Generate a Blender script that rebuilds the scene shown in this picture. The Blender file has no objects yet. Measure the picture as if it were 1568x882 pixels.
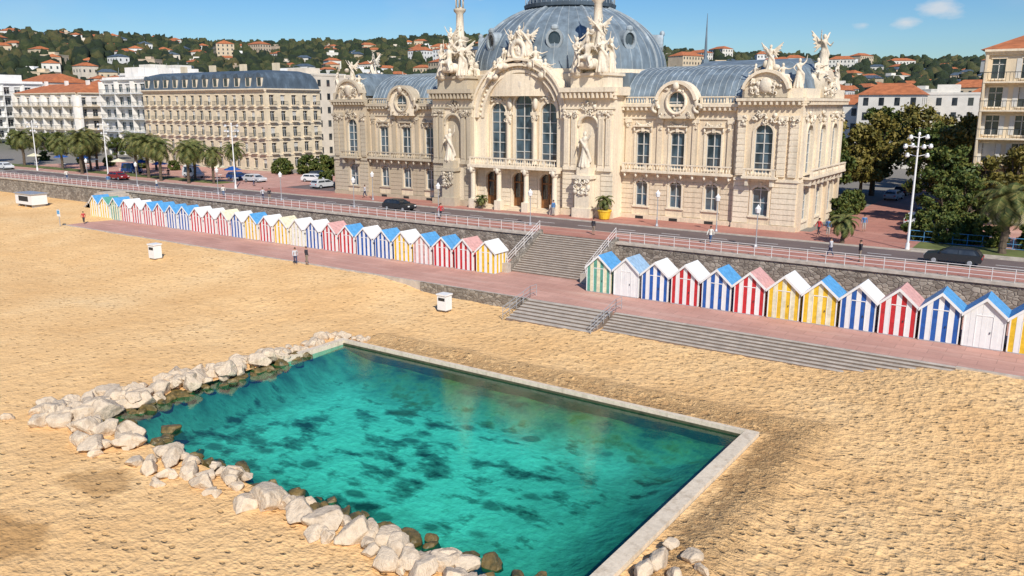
import bpy, math, random
import numpy as np
from mathutils import Vector, Matrix, noise
from mathutils.geometry import tessellate_polygon
R=random.Random(7)
scene=bpy.context.scene
pi=math.pi
# ------------------------------------------------------------ materials
def newmat(name):
    m=bpy.data.materials.new(name); m.use_nodes=True
    nt=m.node_tree; b=nt.nodes['Principled BSDF']
    return m,nt,b
def ramp(nt,fac,stops):
    r=nt.nodes.new('ShaderNodeValToRGB'); el=r.color_ramp.elements
    while len(el)<len(stops): el.new(0.5)
    for e,(p,c) in zip(el,stops): e.position=p; e.color=(*c,1) if len(c)==3 else c
    nt.links.new(fac,r.inputs[0]); return r.outputs[0]
def coords(nt,scale=(1,1,1),world=True):
    mp=nt.nodes.new('ShaderNodeMapping'); mp.inputs['Scale'].default_value=scale
    if world:
        g=nt.nodes.new('ShaderNodeNewGeometry'); nt.links.new(g.outputs['Position'],mp.inputs[0])
    else:
        g=nt.nodes.new('ShaderNodeTexCoord'); nt.links.new(g.outputs['Object'],mp.inputs[0])
    return mp.outputs[0]
def noi(nt,vec,scale,detail=3,rough=.55):
    n=nt.nodes.new('ShaderNodeTexNoise'); n.inputs['Scale'].default_value=scale
    n.inputs['Detail'].default_value=detail; n.inputs['Roughness'].default_value=rough
    nt.links.new(vec,n.inputs['Vector']); return n.outputs['Fac']
def vor(nt,vec,scale,feat='F1'):
    n=nt.nodes.new('ShaderNodeTexVoronoi'); n.inputs['Scale'].default_value=scale; n.feature=feat
    nt.links.new(vec,n.inputs['Vector']); return n.outputs['Distance']
def mathn(nt,op,a,b=None,c=None,clamp=False):
    n=nt.nodes.new('ShaderNodeMath'); n.operation=op; n.use_clamp=clamp
    for i,v in enumerate((a,b,c)):
        if v is None: continue
        if isinstance(v,(int,float)): n.inputs[i].default_value=v
        else: nt.links.new(v,n.inputs[i])
    return n.outputs[0]
def mixc(nt,fac,a,b,mode='MIX'):
    n=nt.nodes.new('ShaderNodeMix'); n.data_type='RGBA'; n.blend_type=mode
    for s,v in ((n.inputs[0],fac),(n.inputs[6],a),(n.inputs[7],b)):
        if isinstance(v,(int,float)): s.default_value=v
        elif isinstance(v,tuple): s.default_value=(*v,1) if len(v)==3 else v
        else: nt.links.new(v,s)
    return n.outputs[2]
def bump(nt,b,h,strength=.4,dist=.05):
    n=nt.nodes.new('ShaderNodeBump'); n.inputs['Strength'].default_value=strength; n.inputs['Distance'].default_value=dist
    nt.links.new(h,n.inputs['Height']); nt.links.new(n.outputs[0],b.inputs['Normal'])
def mat(name,col,rough=.7,var=.25,scale=2.0,metal=0,bmp=.0,world=True,dark=None):
    m,nt,b=newmat(name)
    v=coords(nt,world=world); f=noi(nt,v,scale,3,.6)
    d=dark or tuple(c*(1-var) for c in col); l=tuple(min(1,c*(1+var*.6)) for c in col)
    nt.links.new(ramp(nt,f,[(.28,d),(.72,l)]),b.inputs['Base Color'])
    b.inputs['Roughness'].default_value=rough; b.inputs['Metallic'].default_value=metal
    if bmp: bump(nt,b,noi(nt,v,scale*6,3),bmp,.04)
    return m
def stone_mat(name,col,dirt_ao=(.22,.18,.12),amt=.5,bs=.35,bd=.05):
    m,nt,b=newmat(name); v=coords(nt)
    big=noi(nt,coords(nt,(.35,.35,.35)),1,3); 
    streak=noi(nt,coords(nt,(1.6,1.6,.12)),1.2,4,.65); fine=noi(nt,v,5,4,.65)
    c=mixc(nt,big,tuple(x*.82 for x in col),tuple(min(1,x*1.12) for x in col))
    c=mixc(nt,mathn(nt,'MULTIPLY',ramp(nt,streak,[(.5,(0,0,0)),(.78,(1,1,1))]),amt),c,dirt_ao)
    c=mixc(nt,mathn(nt,'MULTIPLY',ramp(nt,fine,[(.35,(1,1,1)),(.6,(0,0,0))]),.3),c,tuple(x*.5 for x in col))
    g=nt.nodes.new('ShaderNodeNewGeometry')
    pt=ramp(nt,g.outputs['Pointiness'],[(.42,(1,1,1)),(.5,(0,0,0))])  # dirt in concave creases, doubling as painted-in occlusion shade
    c=mixc(nt,mathn(nt,'MULTIPLY',pt,.5),c,dirt_ao)
    nt.links.new(c,b.inputs['Base Color']); b.inputs['Roughness'].default_value=.85
    bump(nt,b,fine,bs,bd); return m
M={}
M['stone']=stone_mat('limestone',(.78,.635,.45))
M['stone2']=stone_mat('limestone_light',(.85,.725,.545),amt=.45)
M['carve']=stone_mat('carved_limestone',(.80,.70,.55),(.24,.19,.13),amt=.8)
def zinc(name,col):
    m,nt,b=newmat(name); v=coords(nt,(1,1,.35)); f=noi(nt,v,.8,4,.65)
    nt.links.new(ramp(nt,f,[(.3,tuple(x*.6 for x in col)),(.55,col),(.75,tuple(x*1.6 for x in col))]),b.inputs['Base Color'])
    b.inputs['Roughness'].default_value=.6; b.inputs['Metallic'].default_value=.0; b.inputs['Specular IOR Level'].default_value=.3
    bump(nt,b,noi(nt,v,3),.2,.03); return m
M['zinc']=zinc('zinc_roof',(.17,.215,.25)); M['zincd']=zinc('dark_slate',(.085,.115,.145)); M['zincl']=zinc('zinc_seam',(.30,.34,.36))
def glass(name,a,bb):
    m,nt,b=newmat(name); f=noi(nt,coords(nt,(1,1,.5)),.9,2)
    nt.links.new(ramp(nt,f,[(.35,a),(.65,bb)]),b.inputs['Base Color'])
    b.inputs['Roughness'].default_value=.06; b.inputs['Specular IOR Level'].default_value=.9; return m
M['glass']=glass('window_glass',(.015,.03,.045),(.08,.13,.17))
M['glassd']=glass('dark_glass',(.015,.02,.025),(.06,.07,.075))
M['frame']=mat('window_frame_paint',(.60,.58,.53),.5,.1)
M['iron']=mat('wrought_iron',(.035,.045,.05),.5,.2)
M['wood']=mat('varnished_wood_door',(.26,.11,.035),.45,.4,4)
M['white']=mat('white_paint',(.80,.79,.76),.5,.07)
M['dark']=mat('dark_interior',(.03,.028,.025),.9,.1)
M['grey']=mat('grey_metal',(.45,.46,.47),.45,.1,metal=.4)
M['rubber']=mat('rubber',(.02,.02,.02),.8,.1)
for k,c in dict(blue=(.018,.10,.37),lblue=(.10,.34,.62),red=(.55,.025,.03),yellow=(.80,.50,.03),green=(.12,.36,.27),cream=(.78,.72,.50),pink=(.66,.36,.32),gblue=(.30,.45,.60)).items():
    M[k]=mat('paint_'+k,c,.55,.25,3)
def build(name,vs,fs,mats,mi,parent=None,smooth=False,loc=None):
    me=bpy.data.meshes.new(name); me.from_pydata(vs,[],fs)
    for m in mats: me.materials.append(m)
    if mi is not None: me.polygons.foreach_set('material_index',mi)
    if smooth: me.polygons.foreach_set('use_smooth',[True]*len(me.polygons))
    me.update(); o=bpy.data.objects.new(name,me); scene.collection.objects.link(o)
    if parent: o.parent=parent
    if loc: o.location=loc
    return o
def empty(name,loc=(0,0,0),rz=0):
    o=bpy.data.objects.new(name,None); o.location=loc; o.rotation_euler[2]=rz; scene.collection.objects.link(o); o.empty_display_size=.5; return o
class MB:
    def __init__(s): s.v=[];s.f=[];s.m=[];s.mats=[];s.T=Matrix.Identity(4)
    def add(s,vs,fs,m):
        m=M[m] if isinstance(m,str) else m
        if m not in s.mats: s.mats.append(m)
        k=s.mats.index(m); n=len(s.v); T=s.T
        s.v+= [tuple(T@Vector(v)) for v in vs]
        s.f+=[tuple(n+i for i in f) for f in fs]; s.m+=[k]*len(fs)
    def box(s,x0,x1,y0,y1,z0,z1,m):
        s.add([(x0,y0,z0),(x1,y0,z0),(x1,y1,z0),(x0,y1,z0),(x0,y0,z1),(x1,y0,z1),(x1,y1,z1),(x0,y1,z1)],
          [(3,2,1,0),(4,5,6,7),(0,1,5,4),(1,2,6,5),(2,3,7,6),(3,0,4,7)],m)
    def cyl(s,p0,p1,r0,r1,n,m,caps=True):
        p0=Vector(p0);p1=Vector(p1); q=(p1-p0).to_track_quat('Z','Y'); vs=[];
        for p,r in((p0,r0),(p1,r1)):
            for i in range(n):
                a=2*pi*i/n; vs.append(tuple(p+q@Vector((r*math.cos(a),r*math.sin(a),0))))
        fs=[(i,(i+1)%n,n+(i+1)%n,n+i) for i in range(n)]
        if caps: fs+=[tuple(range(n-1,-1,-1)),tuple(range(n,2*n))]
        s.add(vs,fs,m)
    def lathe(s,cx,cy,prof,n,m):
        vs=[];fs=[]
        for r,z in prof:
            for i in range(n):
                a=2*pi*i/n; vs.append((cx+r*math.cos(a),cy+r*math.sin(a),z))
        for j in range(len(prof)-1):
            for i in range(n): fs.append((j*n+i,j*n+(i+1)%n,(j+1)*n+(i+1)%n,(j+1)*n+i))
        fs.append(tuple(range((len(prof)-1)*n,len(prof)*n)))
        s.add(vs,fs,m)
    def ell(s,c,r,m,n=8):
        vs=[];fs=[];k=n//2+1
        for j in range(k+1):
            t=pi*j/k
            for i in range(n):
                a=2*pi*i/n; vs.append((c[0]+r[0]*math.sin(t)*math.cos(a),c[1]+r[1]*math.sin(t)*math.sin(a),c[2]+r[2]*math.cos(t)))
        for j in range(k):
            for i in range(n): fs.append((j*n+i,(j+1)*n+i,(j+1)*n+(i+1)%n,j*n+(i+1)%n))
        s.add(vs,fs,m)
    def wall(s,outer,holes,y0,d,m,m2=None,oe=True):
        polys=[outer]+holes
        tris=tessellate_polygon([[Vector((x,z,0)) for x,z in p] for p in polys])
        flat=[q for p in polys for q in p]; n=len(flat)
        s.add([(x,y0,z) for x,z in flat],[tuple(t) for t in tris],m)
        vs=[(x,y0,z) for x,z in flat]+[(x,y0+d,z) for x,z in flat]; fs=[];o=0
        for pi_,p in enumerate(polys):
            L=len(p)
            if pi_>0 or oe:
                for i in range(L): a=o+i;b=o+(i+1)%L; fs.append((a,b,n+b,n+a))
            o+=L
        if fs: s.add(vs,fs,m2 or m)
    def ring(s,cx,cz,r0,r1,a0,a1,y0,y1,n,m,sq=1):
        vs=[];fs=[]
        for i in range(n+1):
            a=a0+(a1-a0)*i/n; c,t=math.cos(a),math.sin(a)*sq
            vs+=[(cx+r0*c,y0,cz+r0*t),(cx+r1*c,y0,cz+r1*t),(cx+r1*c,y1,cz+r1*t),(cx+r0*c,y1,cz+r0*t)]
        for i in range(n):
            for k in range(4): fs.append((4*i+k,4*i+(k+1)%4,4*i+4+(k+1)%4,4*i+4+k))
        fs+=[(0,1,2,3),(4*n,4*n+1,4*n+2,4*n+3)]
        s.add(vs,fs,m)
    def extr(s,prof,x0,x1,m):
        n=len(prof); s.add([(x0,y,z) for y,z in prof]+[(x1,y,z) for y,z in prof],[(i,i+1,n+i+1,n+i) for i in range(n-1)],m)
    def out(s,name,parent=None,smooth=False,loc=None): return build(name,s.v,s.f,s.mats,s.m,parent,smooth,loc)
def archpoly(cx,z0,w,ztop,rise=None,n=10):
    h=w/2; rise=h if rise is None else rise; zs=ztop-rise
    pts=[(cx-h,z0),(cx+h,z0)]
    if rise<=0.01: return pts+[(cx+h,ztop),(cx-h,ztop)]
    rr=(h*h+rise*rise)/(2*rise); zc=ztop-rr; a=math.asin(min(1,h/rr))
    for i in range(n+1):
        t=a-2*a*i/n; pts.append((cx+rr*math.sin(t),zc+rr*math.cos(t)))
    return pts
def window(mb,wb,cx,z0,w,ztop,y,rise=0,dep=.32,bars=3,key=True,gl='glass',fr='frame',st='stone2',sur=True):
    h=w/2
    wb.box(cx-h-.1,cx+h+.1,y+dep,y+dep+.04,z0-.05,ztop+.05,gl)
    f=.07
    wb.box(cx-h,cx-h+f,y+dep-.1,y+dep-.003,z0,ztop,fr); wb.box(cx+h-f,cx+h,y+dep-.1,y+dep-.003,z0,ztop,fr)
    wb.box(cx-.05,cx+.05,y+dep-.09,y+dep-.004,z0,ztop,fr)
    for i in range(bars+1):
        zz=z0+(ztop-rise-z0)*i/bars
        wb.box(cx-h+f,cx+h-f,y+dep-.085,y+dep-.005,zz,zz+.08,fr)
    if not sur: return
    t=.22
    mb.box(cx-h-t,cx-h-.002,y-.1,y+.1,z0,ztop-rise,st); mb.box(cx+h+.002,cx+h+t,y-.1,y+.1,z0,ztop-rise,st)
    if rise>0.01:
        rr=(h*h+rise*rise)/(2*rise); zc=ztop-rr; a=math.asin(min(1,h/rr))
        mb.ring(cx,zc,rr+.002,rr+t,pi/2-a,pi/2+a,y-.1,y+.1,10,st)
        if key: mb.box(cx-.17,cx+.17,y-.22,y+.1,ztop-.1,ztop+.42,st)
    else:
        mb.box(cx-h-t,cx+h+t,y-.1,y+.1,ztop+.002,ztop+t,st)
    mb.box(cx-h-t-.08,cx+h+t+.08,y-.18,y+.05,z0-.18,z0-.002,st)
def balus(mb,x0,x1,y,z,h=.9,st='stone2',sp=.34):
    mb.box(x0,x1,y-.13,y+.13,z,z+.12,st); mb.box(x0,x1,y-.15,y+.15,z+h-.13,z+h,st)
    n=max(1,int((x1-x0)/sp))
    for i in range(n):
        x=x0+(i+.5)*(x1-x0)/n
        if i%8==0: mb.box(x-.14,x+.14,y-.12,y+.12,z+.12,z+h-.13,st)
        else:
            mb.lathe(x,y,[(.05,z+.12),(.095,z+.3),(.045,z+.55),(.07,z+h-.13)],6,st)
def carve(mb,x0,x1,z0,z1,y,n,rnd,st='carve',s=.16):
    for i in range(n):
        x=rnd.uniform(x0,x1); z=rnd.uniform(z0,z1); r=s*rnd.uniform(.5,1.3)
        if rnd.random()<.5: mb.ell((x,y,z),(r,r*.8,r*rnd.uniform(.6,1.3)),st,6)
        else: mb.ring(x,z,r*.5,r,rnd.uniform(0,6),rnd.uniform(0,6)+4.5,y-r*.7,y+.05,7,st)
def swag(mb,cx,z,w,y,st='carve'):
    for i in range(9):
        t=(i-4)/4; mb.ell((cx+t*w/2,y,z-.35*(1-t*t)),(.13,.13,.12+.05*(1-t*t)),st,6)
    for sg in(-1,1): mb.ell((cx+sg*w/2,y,z-.25),(.1,.1,.3),st,6)
def rust(mb,segs,z0,z1,y,st,step=.56,pr=.07):
    n=int(round((z1-z0)/step)); dz=(z1-z0)/n
    for i in range(n):
        for a,b in segs: 
            if b-a>.1: mb.box(a,b,y-pr,y+.05,z0+i*dz+.03,z0+(i+1)*dz-.03,st)
def cornice(mb,x0,x1,y,z,st='stone2',h=.75,pr=.7,dent=True,back=.3):
    mb.box(x0,x1,y-pr*.35,y+back,z,z+h*.3,st)
    mb.box(x0-.02,x1+.02,y-pr*.62,y+back,z+h*.3+.002,z+h*.6,st)
    mb.box(x0-.05,x1+.05,y-pr,y+back,z+h*.6+.002,z+h,st)
    if dent:
        n=int((x1-x0)/.55)
        for i in range(n):
            x=x0+(i+.5)*(x1-x0)/n; mb.box(x-.11,x+.11,y-pr*.9,y-pr*.36,z+h*.1,z+h*.58,st)
# ------------------------------------------------------------ figures (one fused surface)
def fuse(name,caps,voxel,mt,sm=3):
    mb=MB()
    for c in caps:
        p0,p1,r0,r1=c
        mb.cyl(p0,p1,r0,r1,12,mt); mb.ell(p0,(r0,r0,r0),mt,10); mb.ell(p1,(r1,r1,r1),mt,10)
    o=mb.out(name+'_src')
    md=o.modifiers.new('r','REMESH'); md.mode='VOXEL'; md.voxel_size=voxel; md.use_smooth_shade=True
    m2=o.modifiers.new('s','SMOOTH'); m2.iterations=sm; m2.factor=.5
    dg=bpy.context.evaluated_depsgraph_get(); dg.update()
    me=bpy.data.meshes.new_from_object(o.evaluated_get(dg)); me.name=name
    bpy.data.objects.remove(o)
    me.materials.clear(); me.materials.append(M[mt] if isinstance(mt,str) else mt)
    return me
def body(arms,legs,robe=False,wings=False,lean=0,h0=.95):
    c=[]; L=lean
    P=lambda x,y,z:(x,y,z)
    c+= [(P(0,0,h0),P(L*.4,0,h0+.22),.15,.13),(P(L*.4,0,h0+.22),P(L,0,h0+.45),.13,.17),(P(L-.13,0,h0+.5),P(L+.13,0,h0+.5),.085,.085),
         (P(L,0,h0+.5),P(L,-.01,h0+.62),.06,.055),(P(L,-.02,h0+.7),P(L,-.0,h0+.78),.095,.10),(P(L,-.12,h0+.71),P(L,-.10,h0+.73),.015,.015)]
    for sx,(e,w) in zip((-1,1),arms):
        s=(L+sx*.2,0,h0+.49); c+=[(s,e,.06,.048),(e,w,.046,.03),(w,tuple(w[i]+(w[i]-e[i])*.3 for i in range(3)),.035,.025)]
    for sx,(k,a) in zip((-1,1),legs):
        s=(sx*.09,0,h0-.02); c+=[(s,k,.095,.065),(k,a,.062,.04),(a,(a[0],a[1]-.16,a[2]-.03),.045,.03)]
    if robe:
        c+=[((0,.02,.05),(0,0,h0+.05),.30,.16)]
        for i in range(9):
            a=2*pi*i/9; c.append(((.3*math.cos(a),.3*math.sin(a),.04),(.1*math.cos(a),.1*math.sin(a),h0),.055,.05))
        c.append(((-.2,-.15,h0+.45),(.25,-.1,h0-.1),.06,.09)); c.append(((.25,-.1,h0-.1),(.32,.1,.3),.09,.07))
    if wings:
        for sx in(-1,1):
            for i in range(6):
                t=i/5; c.append(((L+sx*.12,.12,h0+.45-t*.1),(L+sx*(.75-.35*t),.25,h0+1.0-t*1.0),.07,.04))
    return c
stand_robe=fuse('statue_standing',body([((-.38,-.05,1.25),(-.25,-.25,1.05)),((.38,-.02,1.65),(.42,-.05,1.95))],[((-.1,-.05,.5),(-.1,0,.06)),((.12,-.12,.5),(.12,-.02,.06))],robe=True),.035,'carve')
statue_b=fuse('statue_winged',body([((-.42,-.1,1.6),(-.55,-.2,1.9)),((.35,-.12,1.25),(.30,-.3,1.4))],[((-.12,-.1,.5),(-.1,.05,.05)),((.14,-.2,.52),(.2,-.1,.08))],robe=True,wings=True),.035,'carve')
statue_c=fuse('statue_seated',body([((-.36,-.15,.72),(-.3,-.38,.62)),((.42,0,.85),(.7,-.05,.95))],[((-.2,-.42,.42),(-.22,-.38,.05)),((.25,-.4,.38),(.45,-.55,.03))],h0=.42)+[((-.3,.05,.15),(.3,.05,.15),.25,.25),((-.2,-.1,.42),(.3,-.3,.38),.14,.12),((.2,-.25,.35),(.3,-.3,.05),.14,.17)],.035,'carve')
def inst(me,name,loc,rz=0,s=1,parent=None,rx=0,sc=None):
    o=bpy.data.objects.new(name,me); scene.collection.objects.link(o); o.location=loc; o.rotation_euler=(rx,0,rz)
    o.scale=sc or (s,s,s)
    if parent: o.parent=parent
    return o
# ------------------------------------------------------------ CASINO
CX,CY=-57.5,86.
cas=empty('casino_building',(CX,CY,0))
W=MB();G_=MB();RF=MB();OR=MB();BL=MB();DR=MB()
rn=random.Random(3)
for sg in(-1,1):
    for mb in (W,G_,RF,OR,BL,DR): mb.T=Matrix.Scale(sg,4,(1,0,0))
    wx=[15.9,20.1,24.3]
    holes=[archpoly(x,5.6,1.5,8.5,.35,6) for x in wx]+[archpoly(x,9.95,1.7,14.1,.25,6) for x in wx]
    W.wall([(13.3,4),(27,4),(27,16.3),(13.3,16.3)],holes,0,.5,'stone',oe=False)
    W.box(13.3,27,-.35,.0-.003,4,4.6,'stone')
    for x in wx:
        window(W,G_,x,5.6,1.5,8.5,0,.35,bars=2); window(W,G_,x,9.95,1.7,14.1,0,.25,bars=3)
        swag(OR,x,15.0,1.6,-.12); W.box(x-1.15,x+1.15,-.35,.02,14.55,14.7,'stone2')
        for s in(-1,1): OR.ell((x+s*1.05,-.15,14.25),(.12,.15,.3),'carve',6)
        G_.box(x-.5,x+.5,-.37,-.353,4.1,4.45,'dark')
    segs=[(13.35,wx[0]-1.05),(wx[0]+1.05,wx[1]-1.05),(wx[1]+1.05,wx[2]-1.05),(wx[2]+1.05,26.95)]
    rust(W,segs,4.65,9.15,0,'stone')
    for x in (14.1,18.0,22.2,26.2):
        W.box(x-.32,x+.32,-.18,.02,9.7,15.0,'stone'); W.box(x-.4,x+.4,-.26,.02,15.0+.002,15.4,'stone2'); carve(OR,x-.3,x+.3,14.3,15.0,-.22,5,rn,s=.12)
    W.box(13.3,27,-.22,-.003,9.15,9.45,'stone2'); W.box(13.7,26.8,-1.0,-.0,9.46,9.66,'stone2')
    balus(BL,13.8,26.7,-.85,9.66,.85)
    for i in range(10):
        x=14.1+i*1.37; W.box(x-.13,x+.13,-.8,-.225,9.05,9.45,'stone2'); OR.ell((x,-.75,9.1),(.14,.16,.22),'carve',6)
    W.box(13.3,27,-.14,-.002,15.42,15.62,'stone2')
    cornice(W,13.3,27,0,16.3)
    for a,b in((13.4,17.6),(22.6,26.9)): balus(BL,a,b,-.2,17.06,.8)
    cx=20.1
    outer=archpoly(cx,15.5,4.2,19.2,1.75,14)
    hole=[(cx+.95*math.cos(-2*pi*i/20),17.25+1.05*math.sin(-2*pi*i/20)) for i in range(20)]
    W.wall(outer,[hole],-.8,4.0,'stone2')
    G_.box(cx-1.1,cx+1.1,-.5,-.45,16,18.4,'glass'); G_.box(cx-.05,cx+.05,-.56,-.503,16.1,18.4,'frame'); G_.box(cx-1.,cx-.05,-.56,-.503,17.2,17.3,'frame');G_.box(cx+.05,cx+1.,-.56,-.503,17.2,17.3,'frame')
    OR.ring(cx,17.25,1.0,1.3,0,2*pi,-.95,-.78,20,'stone2',1.08)
    rr=(2.1**2+1.75**2)/(2*1.75); a=math.asin(min(1,2.1/rr)); W.ring(cx,19.2-rr,rr+.002,rr+.35,pi/2-a,pi/2+a,-1.15,.4,14,'stone2')
    for s in(-1,1):
        OR.ring(cx+s*2.45,16.6,.25,.55,0,5,-.9,-.5,10,'carve'); OR.ell((cx+s*2.3,-.8,17.3),(.25,.25,.7),'carve',6)
    OR.ell((cx,-1.05,18.95),(.4,.3,.45),'carve',8); carve(OR,cx-1.5,cx+1.5,18.2,18.9,-.85,14,rn,s=.17)
    carve(OR,cx-1.9,cx+1.9,15.6,16.1,-.85,14,rn,s=.15)
    prof=[(.55,17.1),(.8,18.0),(1.5,19.2),(2.6,20.1),(4.2,20.8),(6.5,21.2),(10,21.3),(14,20.8),(18,18)]
    RF.extr(prof,13.3,27,'zinc')
    for i in range(21):
        x=13.4+i*.67
        for (y0,z0),(y1,z1) in zip(prof[:7],prof[1:7]): RF.cyl((x,y0,z0+.03),(x,y1,z1+.03),.05,.05,4,'zincl',False)
    RF.box(13.3,27,9.6,10.4,21.25,21.5,'zincl')
    px=29.9; y=-.6
    W.wall([(27,4),(33.7,4),(33.7,16.9),(27,16.9)],[archpoly(px,5.5,1.7,8.6,.4,6),archpoly(px,9.95,1.9,15.0,.95,8)],y,.5,'stone',oe=False)
    W.box(26.95,26.999,y,.3,4,16.9,'stone')
    window(W,G_,px,5.5,1.7,8.6,y,.4,bars=2); window(W,G_,px,9.95,1.9,15.0,y,.95,bars=4)
    rust(W,[(27.05,px-1.2),(px+1.2,33.65)],4.65,9.15,y,'stone2')
    W.box(27,33.85,y-.3,y-.003,4,4.62,'stone')
    W.box(27,33.8,y-.22,y-.003,9.15,9.45,'stone2'); W.box(px-1.8,px+1.8,y-1.1,y-.0,9.46,9.66,'stone2'); balus(BL,px-1.7,px+1.7,y-.95,9.66,.85)
    for x in(px-1.3,px+1.3): W.box(x-.15,x+.15,y-.85,y-.225,8.7,9.45,'carve')
    for x in(27.6,31.9,33.05):
        W.box(x-.4,x+.4,y-.2,y+.02,9.7,15.4,'stone2'); W.box(x-.5,x+.5,y-.3,y+.02,15.402,15.9,'stone2'); carve(OR,x-.45,x+.45,14.8,15.8,y-.28,10,rn,s=.15)
        for k in range(9): W.box(x-.44,x+.44,y-.235,y-.203,9.9+k*.6,10.35+k*.6,'stone2')
    carve(OR,px-1.2,px+1.2,15.2,16.2,y-.15,22,rn,s=.2)
    cornice(W,27,33.7,y,16.9)
    W.box(27.4,33.5,y-.1,y+.4,17.66,18.6,'stone2')
    W.wall(archpoly(px,17.7,4.4,20.2,1.7,12),[],y-.35,2.4,'stone2'); rr=(2.2**2+1.7**2)/(3.4); a=math.asin(min(1,2.2/rr)); W.ring(px,20.2-rr,rr+.002,rr+.3,pi/2-a,pi/2+a,y-.7,y+.6,12,'stone2')
    carve(OR,px-1.6,px+1.6,18.1,19.4,y-.45,40,rn,s=.22); OR.ell((px,y-.5,18.9),(.7,.3,.8),'carve',10)
    S=Matrix.Scale(sg,4,(1,0,0))@Matrix.Translation((33.7,-.6,0))@Matrix.Rotation(pi/2,4,'Z')
    for mb in(W,G_,OR,BL): mb.T=S
    sx=[3.0,8.0,13.0]
    W.wall([(0,4),(16,4),(16,16.9),(0,16.9)],[archpoly(x,5.0,1.9,8.7,.7,6) for x in sx]+[archpoly(x,9.95,2.0,15.0,1.0,8) for x in sx],0,.5,'stone2',oe=False)
    for x in sx: window(W,G_,x,5.0,1.9,8.7,0,.7,bars=3); window(W,G_,x,9.95,2.0,15.0,0,1.0,bars=4); carve(OR,x-1,x+1,15.3,16.2,-.15,14,rn,s=.2)
    for x in(.5,5.5,10.5,15.4):
        W.box(x-.4,x+.4,-.25,.02,9.7,15.6,'stone2'); carve(OR,x-.4,x+.4,15.1,16.2,-.3,12,rn,s=.16); W.box(x-.45,x+.45,-.35,.0,4,9.1,'stone')
    W.box(.0,16,-.22,-.003,9.15,9.45,'stone2'); W.box(1,15.2,-1.1,0,9.46,9.66,'stone2'); balus(BL,1.1,15.1,-.95,9.66,.85)
    for i in range(9): W.box(1.4+i*1.6,1.7+i*1.6,-.9,-.225,8.8,9.45,'carve')
    cornice(W,.31,16,0,16.9,back=.0); W.box(.45,15.8,-.1,.4,17.66,18.59,'stone2')
    W.wall(archpoly(8,17.7,5.0,20.6,2.0,12),[],-.35,2.4,'stone2'); carve(OR,6,10,18,20,-.4,40,rn,s=.24)
    for mb in (W,G_,RF,OR,BL,DR): mb.T=Matrix.Scale(sg,4,(1,0,0))
    rp=[(0,18.2),(.5,19.6),(1.3,20.8),(2.3,21.4)]
    for (o0,z0),(o1,z1) in zip(rp,rp[1:]):
        a=(27.3+o0,33.4-o0,.0+o0,15-o0); b=(27.3+o1,33.4-o1,.0+o1,15-o1)
        RF.add([(a[0],a[2],z0),(a[1],a[2],z0),(a[1],a[3],z0),(a[0],a[3],z0),(b[0],b[2],z1),(b[1],b[2],z1),(b[1],b[3],z1),(b[0],b[3],z1)],[(0,1,5,4),(1,2,6,5),(2,3,7,6),(3,0,4,7),(4,5,6,7)],'zinc')
    # tower pier
    y=-2.2; pc=10.0
    W.wall([(6.6,4),(13.4,4),(13.4,17.6),(6.6,17.6)],[archpoly(pc,10.2,2.3,15.6,1.15,10)],y,.5,'stone2',oe=False)
    W.box(pc-1.3,pc+1.3,y+.4,y+.5,10.1,15.7,'stone2')
    for xx in(6.602,13.398): 
        W.add([(xx,y,4),(xx,1.5,4),(xx,1.5,17.6),(xx,y,17.6)],[(0,1,2,3)],'stone2')
    rust(W,[(6.65,8.2),(11.8,13.35)],4.9,9.5,y,'stone2',.56,.09); W.box(6.5,13.5,y-.35,y-.003,4,4.85,'stone')
    for x in(7.25,8.2,11.8,12.75):
        W.box(x-.38,x+.38,y-.28,y+.02,9.9,15.9,'stone2'); W.box(x-.46,x+.46,y-.38,y+.02,15.902,16.4,'stone2'); carve(OR,x-.42,x+.42,15.5,16.3,y-.38,9,rn,s=.14)
        W.box(x-.45,x+.45,y-.36,y+.02,9.5,9.898,'stone2')
        for k in range(3): W.box(x-.29+k*.21,x-.13+k*.21,y-.34,y-.283,10.2,15.4,'stone2')
    OR.ring(pc,14.45,1.18,1.5,0,pi,y-.15,y+.05,14,'stone2'); carve(OR,pc-1,pc+1,16.0,17.3,y-.12,26,rn,s=.2)
    W.box(6.5,13.5,y-.2,y-.003,16.5,16.75,'stone2')
    cornice(W,6.5,13.5,y,17.6,h=1.3,pr=.9,back=4)
    W.box(13.4,14.0,y,.2,18.0,18.9,'stone2')
    W.box(pc-1.2,pc+1.2,y-1.5,y-.36,4,5.2,'stone2'); W.box(pc-.95,pc+.95,y-1.3,y-.05,5.2,8.6,'stone2'); W.box(pc-1.2,pc+1.2,y-1.5,y-.05,8.602,9.0,'stone2'); W.box(pc-.8,pc+.8,y-1.2,y-.05,9.002,9.9,'stone2')
    carve(OR,pc-.9,pc+.9,6.6,8.5,y-1.35,40,rn,s=.24)
    inst(stand_robe,'niche_statue',(sg*pc,y-.7,9.9),R.uniform(-.3,.3),2.25,cas)
    W.box(7.6,12.4,y-.1,y+3.6,18.9,20.2,'stone2'); W.box(7.4,12.6,y-.3,y+3.8,20.2,20.5,'stone2'); 
    OR.lathe(pc,y+1.7,[(1.7,20.5),(1.3,21.2),(1.0,22.5),(.8,24.5),(1.1,25.0),(1.1,25.3),(.55,25.5),(.45,28.2),(.75,28.5),(.8,28.8),(.35,28.9),(.3,29.0)],12,'carve')
    for k in range(6):
        a=k*pi/3; OR.cyl((pc+.5*math.cos(a),y+1.7+.5*math.sin(a),28.8),(pc+.5*math.cos(a),y+1.7+.5*math.sin(a),30.2),.08,.08,6,'carve')
    OR.lathe(pc,y+1.7,[(.75,30.2),(.8,30.4),(.6,30.8),(.25,31.2),(.1,31.5),(.05,32.3)],12,'zincl')
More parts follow.
